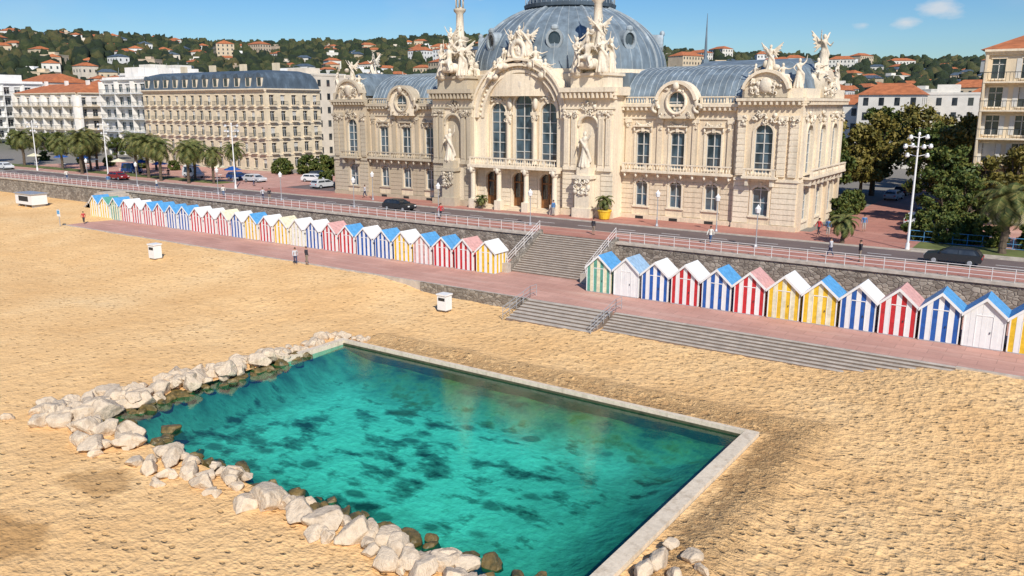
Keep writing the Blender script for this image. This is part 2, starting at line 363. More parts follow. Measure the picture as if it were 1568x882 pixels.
    for (dx,dy,a,s,me,dz) in [(-1.6,-.3,-.5,2.2,statue_b,0),(1.6,-.3,.5,2.2,stand_robe,0),(0,-.75,0,2.5,statue_c,0.6),(-1.7,1.6,-1.6,2.0,statue_c,0),(1.7,1.7,1.6,2.1,statue_b,0),(0,3.4,pi,2.1,stand_robe,0),(-.75,.6,-.4,1.9,statue_c,2.6),(.75,.6,.5,1.9,statue_b,2.5),(.1,1.2,.1,1.6,stand_robe,3.2)]:
        inst(me,'sculpture_group_figure',(sg*(pc+dx),y+dy+.2,20.5+dz),a*sg,s,cas)
    for k in range(26):
        OR.ell((pc+rn.uniform(-1.9,1.9),y+1.3+rn.uniform(-1.5,1.8),20.6+abs(rn.gauss(0,1.2))),(rn.uniform(.25,.55),rn.uniform(.25,.5),rn.uniform(.25,.55)),'carve',7)
    for (dx,dy,s,me,dz,a) in[(0,.3,1.5,statue_b,20.2,0),(-1.4,.2,1.4,statue_c,19.3,-.7),(1.4,.2,1.4,statue_c,19.3,.7),(3.0,0.3,1.6,stand_robe,18.6,.5),(3.2,8,2.1,statue_b,20.5,1.2),(3.1,6.6,1.8,statue_c,19.5,1.0),(3.1,9.6,1.8,statue_c,19.5,2.0),(3,15,1.7,stand_robe,18.6,1.5)]:
        inst(me,'pavilion_sculpture',(sg*(px+dx),-.5+dy,dz),a*sg,s,cas)
    for (ox,oy) in((px,-.3),(33.0,7.5)):
        for k in range(12): OR.ell((ox+rn.uniform(-1.3,1.3)*(ox==px),oy+rn.uniform(-.2,.5)+(rn.uniform(-1.5,1.5) if ox!=px else 0),19.6+abs(rn.gauss(0,.9))),(rn.uniform(.2,.45),rn.uniform(.2,.4),rn.uniform(.25,.5)),'carve',7)
for mb in (W,G_,RF,OR,BL,DR): mb.T=Matrix.Identity(4)
y=-1.6; dx3=[-4.1,0,4.1]
W.wall([(-6.6,4),(6.6,4),(6.6,9.6),(-6.6,9.6)],[archpoly(x,4.5,2.2,8.8,.7,8) for x in dx3],y,.6,'stone2',oe=False)
for x in dx3:
    DR.box(x-1.2,x+1.2,y+.5,y+.56,4.4,8.9,'glassd')
    for s in(-1,1):
        DR.box(x+s*.55-.5,x+s*.55+.5,y+.42,y+.495,4.5,5.6,'wood')
        for k in(-1,1): DR.box(x+s*.55+k*.45-.07,x+s*.55+k*.45+.07,y+.40,y+.495,5.6,7.4,'wood')
    DR.box(x-1.1,x+1.1,y+.38,y+.495,7.4,7.6,'wood'); DR.box(x-.07,x+.07,y+.39,y+.495,7.6,8.8,'wood')
    for s in(-1,1): DR.box(x+s*1.02-.08,x+s*1.02+.08,y+.37,y+.495,4.5,8.6,'wood')
    window(W,MB(),x,4.5,2.2,8.8,y,.7)
rust(W,[(-6.55,-5.5),(-2.7,-1.4),(1.4,2.7),(5.5,6.55)],4.5,9.0,y,'stone2')
W.box(-6.6,6.6,y-2.1,y,9.32,9.64,'stone2'); balus(BL,-6.4,6.4,y-1.9,9.64,.95)
for x in(-6.1,-2.05,2.05,6.1):
    W.box(x-.45,x+.45,y-2.0,y-1.1,4,5.3,'stone2'); W.lathe(x,y-1.55,[(.38,5.3),(.33,5.5),(.3,8.5),(.4,8.7),(.45,9.0)],12,'stone2'); W.box(x-.5,x+.5,y-2.05,y-1.05,9.0,9.318,'stone2')
    OR.ell((x,y-1.95,9.0),(.3,.25,.45),'carve',8)
for i in range(3): W.box(-6+.0,6,y-.6-.35*(3-i),y-.003,4+.16*i,4.16+.16*i,'stone')
def arc(r,zc,n): return [(r*math.cos(pi*i/n),zc+r*math.sin(pi*i/n)) for i in range(n+1)]
zc=15.4
W.ring(0,zc,5.4,6.6,0,pi,y,y+.8,32,'stone2'); W.box(-6.6,-5.4,y,y+.8,9.65,zc,'stone2'); W.box(5.4,6.6,y,y+.8,9.65,zc,'stone2')
ctr=[archpoly(0,9.8,2.6,18.3,1.3,10)]+[archpoly(s*3.75,9.8,2.3,17.2,1.15,10) for s in(-1,1)]
W.wall([(-5.5,9.7),(5.5,9.7)]+arc(5.5,zc,24),ctr,y+.8,.4,'stone',oe=False)
window(W,G_,0,9.8,2.6,18.3,y+.8,1.3,bars=5)
for s in(-1,1): window(W,G_,s*3.75,9.8,2.3,17.2,y+.8,1.15,bars=5)
for s in(-1,1):
    W.lathe(s*1.95,y+.45,[(.34,9.8),(.3,10.3),(.26,15.0),(.4,15.4),(.42,15.7)],12,'stone2'); W.box(s*1.95-.45,s*1.95+.45,y+.1,y+.75,15.702,16.1,'stone2')
    carve(OR,s*1.95-.4,s*1.95+.4,14.8,16.2,y+.3,14,rn,s=.2)
    OR.ell((s*1.9,y+.6,17.1),(.35,.3,.8),'carve',8)
W.ring(0,zc,5.38,5.75,0,pi,y-.15,y+.1,28,'stone2'); W.ring(0,zc,6.15,6.75,0,pi,y-.5,y+1.6,30,'stone2'); W.ring(0,zc,6.78,7.05,0,pi,y-.75,y+1.6,30,'stone2')
for i in range(30):
    a=pi*(i+.5)/30; OR.ell((5.95*math.cos(a),y-.05,zc+5.95*math.sin(a)),(.2,.14,.2),'carve',6)
carve(OR,-2.6,2.6,18.7,20.4,y+.7,120,rn,s=.26)
for s in(-1,1): carve(OR,s*3.7-1,s*3.7+1,17.5,18.4,y+.7,26,rn,s=.2)
OR.ell((0,y+.3,19.4),(.8,.5,1.1),'carve',12)
W.box(-1.5,1.5,y-.5,y+1.2,21.9,22.7,'stone2')
for (dx,dz,s,me,a) in[(-2.3,21.3,1.9,statue_c,-.8),(2.3,21.3,1.9,statue_c,.8),(-1.2,22.6,1.7,statue_b,-.4),(1.2,22.6,1.7,statue_b,.4),(0,23.3,1.6,stand_robe,0),(-3.7,20.1,1.7,statue_c,-1.0),(3.7,20.1,1.7,statue_c,1.0)]:
    inst(me,'gable_sculpture',(dx,y-.1,dz),a,s,cas)
OR.ring(0,23.3,.6,1.1,0,2*pi,y-.6,y-.1,16,'carve',1.25); OR.ell((0,y-.2,23.3),(.75,.35,1.0),'carve',10)
for k in range(40): 
    xx=rn.gauss(0,1.5); OR.ell((xx,y+rn.uniform(-.4,.6),22.0-.08*xx*xx+abs(rn.gauss(0,.7))),(rn.uniform(.2,.42),.3,rn.uniform(.2,.45)),'carve',7)
RF.ring(0,zc,.2,6.6,0,pi,y+1.5,8,24,'zinc')
W.box(-6.4,6.4,.1,8,9,zc,'dark')
W.box(-27,27,3,40,4,16.5,'stone'); W.box(-13.3,13.3,1.6,38,4.05,19.0,'stone'); 
W.box(27.05,33.1,1.2,15.2,4.1,17.5,'stone'); W.box(-33.1,-27.05,1.2,15.2,4.1,17.5,'stone')
W.box(-13,13,2,36,19.0,20.6,'zinc')
# dome
DM=MB(); dcx,dcy,dR,z0=-1.0,11.6,12.9,21.0
DM.lathe(dcx,dcy,[(dR+.5,18),(dR+.5,20.6),(dR+.2,20.7),(dR+.2,21.2)],64,'stone2')
HD=9.0
prof=[(dR*math.cos(t),z0+HD*math.sin(t)) for t in [pi/2*i/18*.72 for i in range(19)]]
DM.lathe(dcx,dcy,prof,64,'zinc')
for i in range(48):
    a=2*pi*i/48; big=i%6==0
    for (r0,za),(r1,zb) in zip(prof,prof[1:]):
        DM.cyl((dcx+r0*math.cos(a),dcy+r0*math.sin(a),za),(dcx+r1*math.cos(a),dcy+r1*math.sin(a),zb),.22 if big else .06,.22 if big else .06,5,'zincl',False)
rt,zt=prof[-1]
DM.lathe(dcx,dcy,[(rt-.1,zt-.1),(rt+.5,zt+.1),(rt+.6,zt+.5),(rt+.3,zt+.6),(rt-.1,zt+1.3),(rt-.6,zt+2.6),(rt-2.2,zt+3.8),(.4,zt+4.5)],48,'zincd')
for i in range(48):
    a=2*pi*i/48; DM.cyl((dcx+(rt+.4)*math.cos(a),dcy+(rt+.4)*math.sin(a),zt+.5),(dcx+(rt+.4)*math.cos(a),dcy+(rt+.4)*math.sin(a),zt+1.4),.05,.05,4,'zincl')
for i in range(8):
    a=2*pi*(i+.5)/8
    DM.T=Matrix.Translation((dcx,dcy,0))@Matrix.Rotation(a+pi/2,4,'Z')
    t=.42; rr_=dR*math.cos(t); zz=z0+HD*math.sin(t)
    DM.ring(0,zz,.75,1.05,0,2*pi,-rr_-.55,-rr_+1.2,16,'zincl',1.15); 
    DM.cyl((0,-rr_-.3,zz),(0,-rr_+1.2,zz),.8,.8,16,'glassd'); DM.ell((0,-rr_-.4,zz+1.3),(.5,.35,.4),'zincl',8)
DM.T=Matrix.Identity(4)
DM.cyl((13.2,24,19),(13.2,24,23),.7,.5,8,'zinc'); DM.cyl((13.2,24,23),(13.2,24,29.0),.25,.03,8,'zinc')
RF.add([(13.3,14,20.8),(27,14,20.8),(27,36,19.5),(13.3,36,19.5),(13.3,25,22.8),(27,25,22.8)],[(0,1,5,4),(3,2,5,4),(1,2,5)],'zinc')
RF.add([(-13.3,14,20.8),(-27,14,20.8),(-27,36,19.5),(-13.3,36,19.5),(-13.3,25,22.8),(-27,25,22.8)],[(0,1,5,4),(3,2,5,4),(1,2,5)],'zinc')
W.out('walls',cas); G_.out('windows',cas); RF.out('roof',cas); OR.out('carved_ornament',cas,True); BL.out('balustrades',cas); DR.out('doors',cas); DM.out('dome',cas)
# ------------------------------------------------------------ terrain
def ss(a,b,x):
    t=min(1,max(0,(x-a)/(b-a))); return t*t*(3-2*t)
def sandh(x,y):
    far=max(1-ss(-56,-46,x), ss(-13,-4,x))
    h=.93*far*ss(40,55.5,y)
    d=max(-43.5-x,x+12.2,21-y,y-40.5)
    h+=.26*math.exp(-((d-2.2)/1.0)**2)*(x>-42 and y>20)*(1+.6*noise.noise((x*.6,y*.6,1)))
    h+=.10*noise.noise((x*.12,y*.12,0))+.07*noise.noise((x*.5,y*.5,3))
    amp=.4+.6*ss(-.3,.3,noise.noise((x*.05,y*.05,9)))+.5*ss(-22,-8,x)
    h+=.07*amp*noise.noise((x*1.7,y*1.7,5))+.05*amp*noise.noise((x*3.6,y*3.6,8))
    if d<1.2: h*=ss(0,1.2,max(d,0))
    return h
def grid(name,xs,ys,hf,mt,skip=None,smooth=True):
    nx,ny=len(xs),len(ys); vs=[(x,y,hf(x,y)) for y in ys for x in xs]; fs=[]
    for j in range(ny-1):
        for i in range(nx-1):
            if skip and skip((xs[i]+xs[i+1])/2,(ys[j]+ys[j+1])/2): continue
            k=j*nx+i; fs.append((k,k+1,k+nx+1,k+nx))
    return build(name,vs,fs,[mt],None,None,smooth)
m,nt,b=newmat('beach_sand'); v=coords(nt)
SX=nt.nodes.new('ShaderNodeSeparateXYZ'); nt.links.new(v,SX.inputs[0]); X,Y=SX.outputs[0],SX.outputs[1]
n1=noi(nt,v,.12,4); n2=noi(nt,v,2.6,5,.7); n3=noi(nt,v,.5,3)
c=ramp(nt,n1,[(.3,(.77,.465,.20)),(.55,(.86,.55,.255)),(.75,(.89,.61,.31))])
w1=vor(nt,v,1.7,'F1'); w2=vor(nt,coords(nt,(1,1.6,1)),4.2,'F1')
vf=nt.nodes.new('ShaderNodeTexVoronoi'); vf.inputs['Scale'].default_value=1.7; nt.links.new(coords(nt,(1,1.5,0)),vf.inputs['Vector'])
sf=nt.nodes.new('ShaderNodeSeparateColor'); nt.links.new(vf.outputs['Color'],sf.inputs[0])
rgtm=ramp(nt,mathn(nt,'DIVIDE',mathn(nt,'ADD',X,60),60),[(.2,(0,0,0)),(.85,(1,1,1))])   # busier towards the walked east side
foot=mathn(nt,'MULTIPLY',ramp(nt,mathn(nt,'ADD',vf.outputs['Distance'],mathn(nt,'MULTIPLY',mathn(nt,'SUBTRACT',n2,.5),.3)),[(.16,(1,1,1)),(.30,(0,0,0))]),ramp(nt,mathn(nt,'ADD',mathn(nt,'ADD',sf.outputs[0],mathn(nt,'MULTIPLY',rgtm,.3)),mathn(nt,'MULTIPLY',mathn(nt,'SUBTRACT',n1,.5),2.0)),[(.50,(0,0,0)),(.60,(1,1,1))]))
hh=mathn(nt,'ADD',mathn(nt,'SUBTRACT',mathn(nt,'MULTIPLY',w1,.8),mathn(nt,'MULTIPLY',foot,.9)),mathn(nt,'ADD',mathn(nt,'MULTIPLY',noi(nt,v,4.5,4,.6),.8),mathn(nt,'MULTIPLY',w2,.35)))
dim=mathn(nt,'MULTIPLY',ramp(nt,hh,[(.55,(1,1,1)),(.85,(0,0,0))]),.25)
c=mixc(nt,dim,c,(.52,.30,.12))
c=mixc(nt,mathn(nt,'MULTIPLY',ramp(nt,n2,[(.3,(1,1,1)),(.5,(0,0,0))]),.4),c,(.42,.25,.10))
c=mixc(nt,mathn(nt,'MULTIPLY',foot,.4),c,(.46,.26,.10))
def blob(cx,cy,rx,ry):
    a=mathn(nt,'DIVIDE',mathn(nt,'SUBTRACT',X,cx),rx); bb=mathn(nt,'DIVIDE',mathn(nt,'SUBTRACT',Y,cy),ry)
    d=mathn(nt,'SQRT',mathn(nt,'ADD',mathn(nt,'MULTIPLY',a,a),mathn(nt,'MULTIPLY',bb,bb)))
    d=mathn(nt,'ADD',d,mathn(nt,'MULTIPLY',mathn(nt,'SUBTRACT',n3,.5),1.6))
    return ramp(nt,d,[(.7,(1,1,1)),(1.0,(0,0,0))])
wet=mathn(nt,'MAXIMUM',blob(-35.3,17.6,2.0,1.5),blob(-34.3,12.2,2.6,2.6))
c=mixc(nt,mathn(nt,'MULTIPLY',wet,.55),c,(.34,.17,.05))
dd=mathn(nt,'MAXIMUM',mathn(nt,'ADD',X,12.2),mathn(nt,'SUBTRACT',Y,40.5))
dd=mathn(nt,'ADD',dd,mathn(nt,'MULTIPLY',mathn(nt,'SUBTRACT',n3,.5),2.2))
band=ramp(nt,mathn(nt,'DIVIDE',dd,5),[(.0,(0,0,0)),(.14,(1,1,1)),(.45,(.6,.6,.6)),(.72,(0,0,0))])
bns=ramp(nt,noi(nt,v,2.6,4,.75),[(.42,(0,0,0)),(.56,(1,1,1))])
inx=ramp(nt,mathn(nt,'DIVIDE',mathn(nt,'ADD',X,50),50),[(.1,(0,0,0)),(.2,(1,1,1))])
band=mathn(nt,'MULTIPLY',mathn(nt,'MULTIPLY',band,bns),inx)
c=mixc(nt,mathn(nt,'MULTIPLY',band,.65),c,(.34,.18,.07))
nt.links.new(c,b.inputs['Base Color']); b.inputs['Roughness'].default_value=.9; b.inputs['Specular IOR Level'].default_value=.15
hh=mathn(nt,'MULTIPLY',mathn(nt,'SUBTRACT',hh,mathn(nt,'MULTIPLY',band,1.0)),mathn(nt,'ADD',.55,mathn(nt,'MULTIPLY',rgtm,.75)))
bump(nt,b,hh,.85,.16); M['sand']=m
def lin(a,b,s): n=int(round((b-a)/s)); return [a+(b-a)*i/n for i in range(n+1)]
xs=lin(-900,-180,60)+lin(-176,-60,1.0)+lin(-59.7,-43.5,.3)+[-43.35]+lin(-43.1,-12.45,.3)+[-12.22]+lin(-11.9,12,.3)+lin(14,60,2)+lin(70,400,40)
ys=lin(-80,0,8)+lin(1,6,1)+lin(6.25,21.5,.25)+lin(21.8,40.4,.3)+[40.55]+lin(40.85,56,.3)+lin(57,69,1)+[71]
def sh(x,y):
    if y>56.05:
        return .9 if x>-113 else .93+.5*ss(56,69,y)
    return sandh(x,y)
grid('beach_sand',xs,ys,sh,m,lambda x,y:(-43.3<x<-12.25 and 21.55<y<40.5))
def hz(x,y):
    r=math.hypot(x,y); az=math.degrees(math.atan2(x,y))
    n=noise.noise((x/330,y/330,1.5)); n2=noise.noise((x/120,y/120,4))
    k=.92-.22*ss(-22,-5,az)+.12*ss(-50,-60,az)
    z=4+76*ss(190,1150,r)*(k+.28*n+.07*n2)
    z-=50*ss(1300,2000,r)
    z+=(150+70*noise.noise((x/700,y/700,7)))*ss(2000,3300,r)*ss(-40,-8,az)
    return z if r>190 else 4
m,nt,b=newmat('hill_ground'); v=coords(nt)
c=ramp(nt,noi(nt,v,.02,5,.7),[(.3,(.045,.07,.022)),(.55,(.075,.10,.035)),(.75,(.16,.14,.07))])
sx=nt.nodes.new('ShaderNodeSeparateXYZ'); nt.links.new(v,sx.inputs[0])
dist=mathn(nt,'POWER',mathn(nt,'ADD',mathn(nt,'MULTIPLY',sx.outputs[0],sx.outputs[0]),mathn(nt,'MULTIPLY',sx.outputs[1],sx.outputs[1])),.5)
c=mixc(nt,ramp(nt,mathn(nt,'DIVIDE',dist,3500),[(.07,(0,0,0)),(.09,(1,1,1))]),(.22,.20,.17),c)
c=mixc(nt,ramp(nt,mathn(nt,'DIVIDE',dist,3500),[(.45,(0,0,0)),(.6,(1,1,1))]),c,(.10,.15,.19))  # far ridge goes blue-grey: distance haze painted into the ground colour
nt.links.new(c,b.inputs['Base Color']); b.inputs['Roughness'].default_value=.95
xs=lin(-4500,-1900,260)+lin(-1860,-300,30)+lin(-290,60,15)+lin(80,600,40)+lin(700,2500,300)
ys=[70.3,84,100,120,140,160,180]+lin(190,1500,26)+lin(1560,4200,120)
grid('ground_terrain',xs,ys,hz,m)
# paving
def pave(name,col,col2,br=True,bs=2.0):
    m,nt,b=newmat(name); v=coords(nt); f=noi(nt,v,.25,5,.65); g=noi(nt,v,5,4,.7); st=noi(nt,coords(nt,(.12,1.2,1)),.8,4,.65)
    c=ramp(nt,f,[(.3,col2),(.7,col)]); c=mixc(nt,mathn(nt,'MULTIPLY',ramp(nt,g,[(.3,(1,1,1)),(.6,(0,0,0))]),.35),c,tuple(x*.6 for x in col))
    c=mixc(nt,mathn(nt,'MULTIPLY',ramp(nt,st,[(.55,(0,0,0)),(.75,(1,1,1))]),.35),c,tuple(min(1,x*1.35) for x in (col[0],col[0]*.75,col[0]*.6)))
    if br:
        t=nt.nodes.new('ShaderNodeTexBrick'); t.inputs['Scale'].default_value=1; t.inputs['Brick Width'].default_value=bs; t.inputs['Row Height'].default_value=bs*.5
        t.inputs['Mortar Size'].default_value=.02; t.inputs['Color1'].default_value=(1,1,1,1); t.inputs['Color2'].default_value=(.88,.88,.88,1); t.inputs['Mortar'].default_value=(.65,.65,.65,1)
        nt.links.new(v,t.inputs['Vector']); c=mixc(nt,1.0,c,t.outputs['Color'],'MULTIPLY')
    nt.links.new(c,b.inputs['Base Color']); b.inputs['Roughness'].default_value=.85; bump(nt,b,g,.2,.02); return m
pinkpave=pave('pink_paving',(.66,.37,.285),(.52,.27,.205)); redpave=pave('red_paving',(.54,.25,.185),(.42,.175,.13)); asph=pave('asphalt',(.19,.14,.125),(.125,.095,.088),br=False)
conc=mat('concrete',(.52,.45,.37),.85,.25,1.5,bmp=.3)
def slab(name,x0,x1,y0,y1,z0,z1,mt):
    mb=MB(); mb.box(x0,x1,y0,y1,z0,z1,mt); return mb.out(name)
slab('lower_promenade',-113,30,56.0,70.2,.2,1.0,pinkpave)
ed=MB(); ed.box(-113.1,-37,55.75,55.997,-.3,1.03,conc); ed.box(-5,30,55.75,55.997,.2,1.03,conc); ed.out('promenade_kerb')
m,nt,b=newmat('masonry'); v=coords(nt,(1,1,1.5)); vd=vor(nt,v,2.2,'DISTANCE_TO_EDGE'); f=noi(nt,v,1.2,4)
vc=nt.nodes.new('ShaderNodeTexVoronoi'); vc.inputs['Scale'].default_value=2.2; nt.links.new(v,vc.inputs['Vector'])
sc_=nt.nodes.new('ShaderNodeSeparateColor'); nt.links.new(vc.outputs['Color'],sc_.inputs[0])
c=ramp(nt,mathn(nt,'ADD',mathn(nt,'MULTIPLY',sc_.outputs[0],.45),mathn(nt,'MULTIPLY',f,.6)),[(.25,(.17,.14,.11)),(.55,(.30,.26,.21)),(.8,(.42,.37,.30))])
stn=noi(nt,coords(nt,(.5,.5,.1)),1.0,4,.6); c=mixc(nt,mathn(nt,'MULTIPLY',ramp(nt,stn,[(.5,(0,0,0)),(.7,(1,1,1))]),.5),c,(.09,.08,.065))
c=mixc(nt,ramp(nt,vd,[(.0,(1,1,1)),(.06,(0,0,0))]),c,(.12,.10,.08)); nt.links.new(c,b.inputs['Base Color']); b.inputs['Roughness'].default_value=.9
bump(nt,b,ramp(nt,vd,[(.0,(0,0,0)),(.15,(1,1,1))]),.6,.06); M['mason']=m
wl=MB()
for a,bb in((-190,-45),(-36.4,30)):
    wl.box(a,bb,69.7,70.25,.3,3.85,'mason'); wl.box(a,bb,69.55,70.45,3.852,4.08,conc)
wl.box(-45,-36.4,70.02,70.25,.3,3.98,'mason')
wl.out('retaining_wall')
wl=MB(); wl.box(-49,-37.05,55.65,55.74,-.4,1.04,'mason'); wl.out('low_sea_wall')
st=MB(); n=18
stc=mat('stair_stone',(.24,.18,.14),.85,.25,2,bmp=.3)
for i in range(n):
    y0=64.6+i*.30; st.box(-44.9,-36.6,y0,70.0,1+i*3/n,1+(i+1)*3/n-.03,stc); st.box(-44.9,-36.6,y0-.03,y0+.26,1+(i+1)*3/n-.03,1+(i+1)*3/n,conc)
for x in(-45.35,-36.6):
    st.add([(x,64.2,1),(x+.45,64.2,1),(x+.45,70.2,1),(x,70.2,1),(x,64.2,1.55),(x+.45,64.2,1.55),(x+.45,70.2,4.45),(x,70.2,4.45)],[(0,1,5,4),(1,2,6,5),(2,3,7,6),(3,0,4,7),(4,5,6,7)],'mason')
    st.box(x-.08,x+.53,63.7,64.3,1,1.9,conc)
st.out('upper_stairs')
st=MB()
for i in range(7):
    z1=1-.143*i; st.box(-37,-29.2,56.0-(i+1)*.52,56.0-i*.52-.004,-.4,z1-.03,stc); st.box(-37,-29.2,56.0-(i+1)*.52-.03,56.0-i*.52-.035,z1-.03,z1,conc)
    st.box(-28.9,-5+0*i,56.0-(i+1)*.36,56.0-i*.36-.004,-.4,z1-.03,stc); st.box(-28.9,-5,56.0-(i+1)*.36-.03,56.0-i*.36-.035,z1-.03,z1,conc)
st.out('beach_steps')
def railing(name,pts,h=1.0,mt='white',sp=1.5,rails=(.35,.68,1.0),r=.025):
    mb=MB()
    for p,q in zip(pts,pts[1:]):
        p=Vector(p);q=Vector(q);L=(q-p).length;n=max(1,int(L/sp))
        for i in range(n+1): 
            a=p.lerp(q,i/n); mb.cyl(a,a+Vector((0,0,h)),r*1.15,r*1.15,5,mt)
        for k in rails: mb.cyl(p+Vector((0,0,h*k)),q+Vector((0,0,h*k)),r,r,5,mt)
    return mb.out(name)
railp=mat('white_railing_paint',(.74,.70,.67),.5,.1)
railing('promenade_railing',[(-190,69.85,4.08),(-45.4,69.85,4.08)],1.0,railp); railing('promenade_railing',[(-36.3,69.85,4.08),(30,69.85,4.08)],1.0,railp)
for x in(-45.1,-36.35): railing('stair_railing',[(x,64.1,1.7),(x,69.9,4.45)],.95,railp)
for x in(-37.2,-29.05): railing('beach_steps_railing',[(x,52.2,.0),(x,56.2,1.0),(x,57.2,1.0)],1.0,'grey',1.0)
st=MB()
for s,x0 in((1,-128),(-1,-116)):
    for i in range(10): 
        a=x0+s*i*.45; st.box(min(a,x0+s*5),max(a,x0+s*5),66.2,69.6,.9,1.2+i*.28,conc)
st.box(-123,-121,66.2,69.6,.9,3.98,conc); st.out('beach_access_stairs')
slab('upper_promenade',-220,60,70.46,74.5,3.9,4.12,redpave)
slab('road',-260,60,74.51,80.4,3.8,4.01,asph)
mk=MB()
for i in range(60): mk.box(-250+i*5,-248+i*5,77.4,77.52,4.012,4.016,'white')
mk.box(-250,50,74.75,74.87,4.012,4.016,'white'); mk.out('road_markings')
kb=MB(); kb.box(-220,60,74.3,74.508,3.9,4.14,conc); kb.box(-220,60,80.41,80.6,3.9,4.14,conc); kb.out('kerb')
slab('casino_forecourt',-105,-12,80.61,86.5,3.9,4.12,redpave)
slab('side_street',-22.5,-13.5,86.51,190,3.9,4.06,redpave)
slab('side_pavement',-105,-92,86.52,150,3.9,4.06,asph)
slab('left_pavement',-260,-105.01,80.62,106,3.9,4.1,pinkpave)
# ------------------------------------------------------------ pool
pl=MB(); pcn=stone_mat('pool_curb_concrete',(.76,.64,.48),(.30,.21,.12),amt=.7)
def curb(x0,x1,y0,y1): 
    pl.box(x0,x1,y0,y1,-.6,.22,pcn)
curb(-12.95,-12.25,14,40.4); curb(-42.8,-12.96,40.1,40.4); curb(-43.3,-42.82,34.5,40.4)
al=mat('algae_concrete',(.07,.075,.035),.8,.5,2)
pl.box(-13.1,-12.96,14,40.0,-2.2,.0,al); pl.box(-42.8,-13.11,39.98,40.09,-2.2,.0,al); pl.box(-43.3,-43.1,21,40,-2.2,-.4,al)
pl.out('pool_curb')
m,nt,b=newmat('pool_bed'); v=coords(nt)
big=noi(nt,coords(nt,(1,1,0)),.16,3,.55); med=noi(nt,coords(nt,(.8,1.3,0)),.6,5,.62); sm=noi(nt,v,2.5,4)
spot=vor(nt,coords(nt,(.75,1.1,0)),.45,'F1')
c=ramp(nt,sm,[(.3,(.66,.70,.56)),(.7,(.90,.90,.75))])
pm=ramp(nt,mathn(nt,'ADD',mathn(nt,'MULTIPLY',med,.7),mathn(nt,'MULTIPLY',big,.45)),[(.565,(0,0,0)),(.62,(.6,.6,.6)),(.70,(1,1,1))])
sp=mathn(nt,'MULTIPLY',ramp(nt,mathn(nt,'ADD',spot,mathn(nt,'MULTIPLY',med,.5)),[(.40,(1,1,1)),(.52,(0,0,0))]),.75)
sx=nt.nodes.new('ShaderNodeSeparateXYZ'); nt.links.new(v,sx.inputs[0])
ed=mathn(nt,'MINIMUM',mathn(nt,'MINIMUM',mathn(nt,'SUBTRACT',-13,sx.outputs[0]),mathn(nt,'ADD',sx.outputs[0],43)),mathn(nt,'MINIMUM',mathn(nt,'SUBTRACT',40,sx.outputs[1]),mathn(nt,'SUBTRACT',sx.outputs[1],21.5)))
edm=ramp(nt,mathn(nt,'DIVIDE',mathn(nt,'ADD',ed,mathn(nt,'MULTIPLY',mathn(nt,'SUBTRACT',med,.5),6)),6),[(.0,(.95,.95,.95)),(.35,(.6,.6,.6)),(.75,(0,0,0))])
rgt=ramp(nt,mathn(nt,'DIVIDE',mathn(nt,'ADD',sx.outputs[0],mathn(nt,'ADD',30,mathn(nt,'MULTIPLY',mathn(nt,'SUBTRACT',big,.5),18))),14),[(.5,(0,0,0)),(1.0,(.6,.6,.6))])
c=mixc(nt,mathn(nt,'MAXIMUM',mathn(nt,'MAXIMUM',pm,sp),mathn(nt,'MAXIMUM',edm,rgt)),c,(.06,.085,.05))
brn_refl=mathn(nt,'MULTIPLY',ramp(nt,mathn(nt,'ADD',mathn(nt,'DIVIDE',mathn(nt,'SUBTRACT',sx.outputs[1],33),7),mathn(nt,'MULTIPLY',mathn(nt,'SUBTRACT',big,.5),2.5)),[(.3,(0,0,0)),(.9,(1,1,1))]),ramp(nt,med,[(.4,(0,0,0)),(.6,(1,1,1))]))
c=mixc(nt,mathn(nt,'MULTIPLY',brn_refl,.65),c,(.55,.30,.10))  # brown shelf patches near back edge, painting the casino's reflection into the bed
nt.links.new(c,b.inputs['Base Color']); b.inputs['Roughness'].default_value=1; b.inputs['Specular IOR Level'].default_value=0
bump(nt,b,mathn(nt,'ADD',med,sm),.5,.25)
def bedh(x,y):
    d=min(x+43.6,y-21.2); e=min(-13-x,40.2-y); return -1.7+1.45*(1-ss(0,3.2,d))+.85*(1-ss(.2,3.5,e))*ss(0,3,d)+.12*noise.noise((x*.5,y*.5,2))
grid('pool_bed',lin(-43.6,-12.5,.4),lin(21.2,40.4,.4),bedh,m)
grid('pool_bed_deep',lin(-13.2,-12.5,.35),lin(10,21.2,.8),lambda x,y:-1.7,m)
m,nt,b=newmat('pool_water'); nt.nodes.remove(b)
tr=nt.nodes.new('ShaderNodeBsdfTransparent'); tr.inputs[0].default_value=(.24,.81,.735,1)
gl=nt.nodes.new('ShaderNodeBsdfGlossy'); gl.inputs['Roughness'].default_value=.03
bp=nt.nodes.new('ShaderNodeBump'); bp.inputs['Strength'].default_value=.25; bp.inputs['Distance'].default_value=.012
v=coords(nt,(1,1.6,1)); nt.links.new(mathn(nt,'ADD',noi(nt,v,3.5,3),mathn(nt,'MULTIPLY',noi(nt,v,12,2),.4)),bp.inputs['Height'])
nt.links.new(bp.outputs[0],gl.inputs['Normal'])
gg=nt.nodes.new('ShaderNodeNewGeometry'); dt=nt.nodes.new('ShaderNodeVectorMath'); dt.operation='DOT_PRODUCT'; nt.links.new(gg.outputs['Incoming'],dt.inputs[0]); nt.links.new(bp.outputs[0],dt.inputs[1])
frs=mathn(nt,'ADD',.025,mathn(nt,'MULTIPLY',.975,mathn(nt,'POWER',mathn(nt,'SUBTRACT',1.0,mathn(nt,'ABSOLUTE',dt.outputs['Value']),None,True),4.2)))
mx=nt.nodes.new('ShaderNodeMixShader'); nt.links.new(frs,mx.inputs[0]); nt.links.new(tr.outputs[0],mx.inputs[1]); nt.links.new(gl.outputs[0],mx.inputs[2])
nt.links.new(mx.outputs[0],nt.nodes['Material Output'].inputs[0])
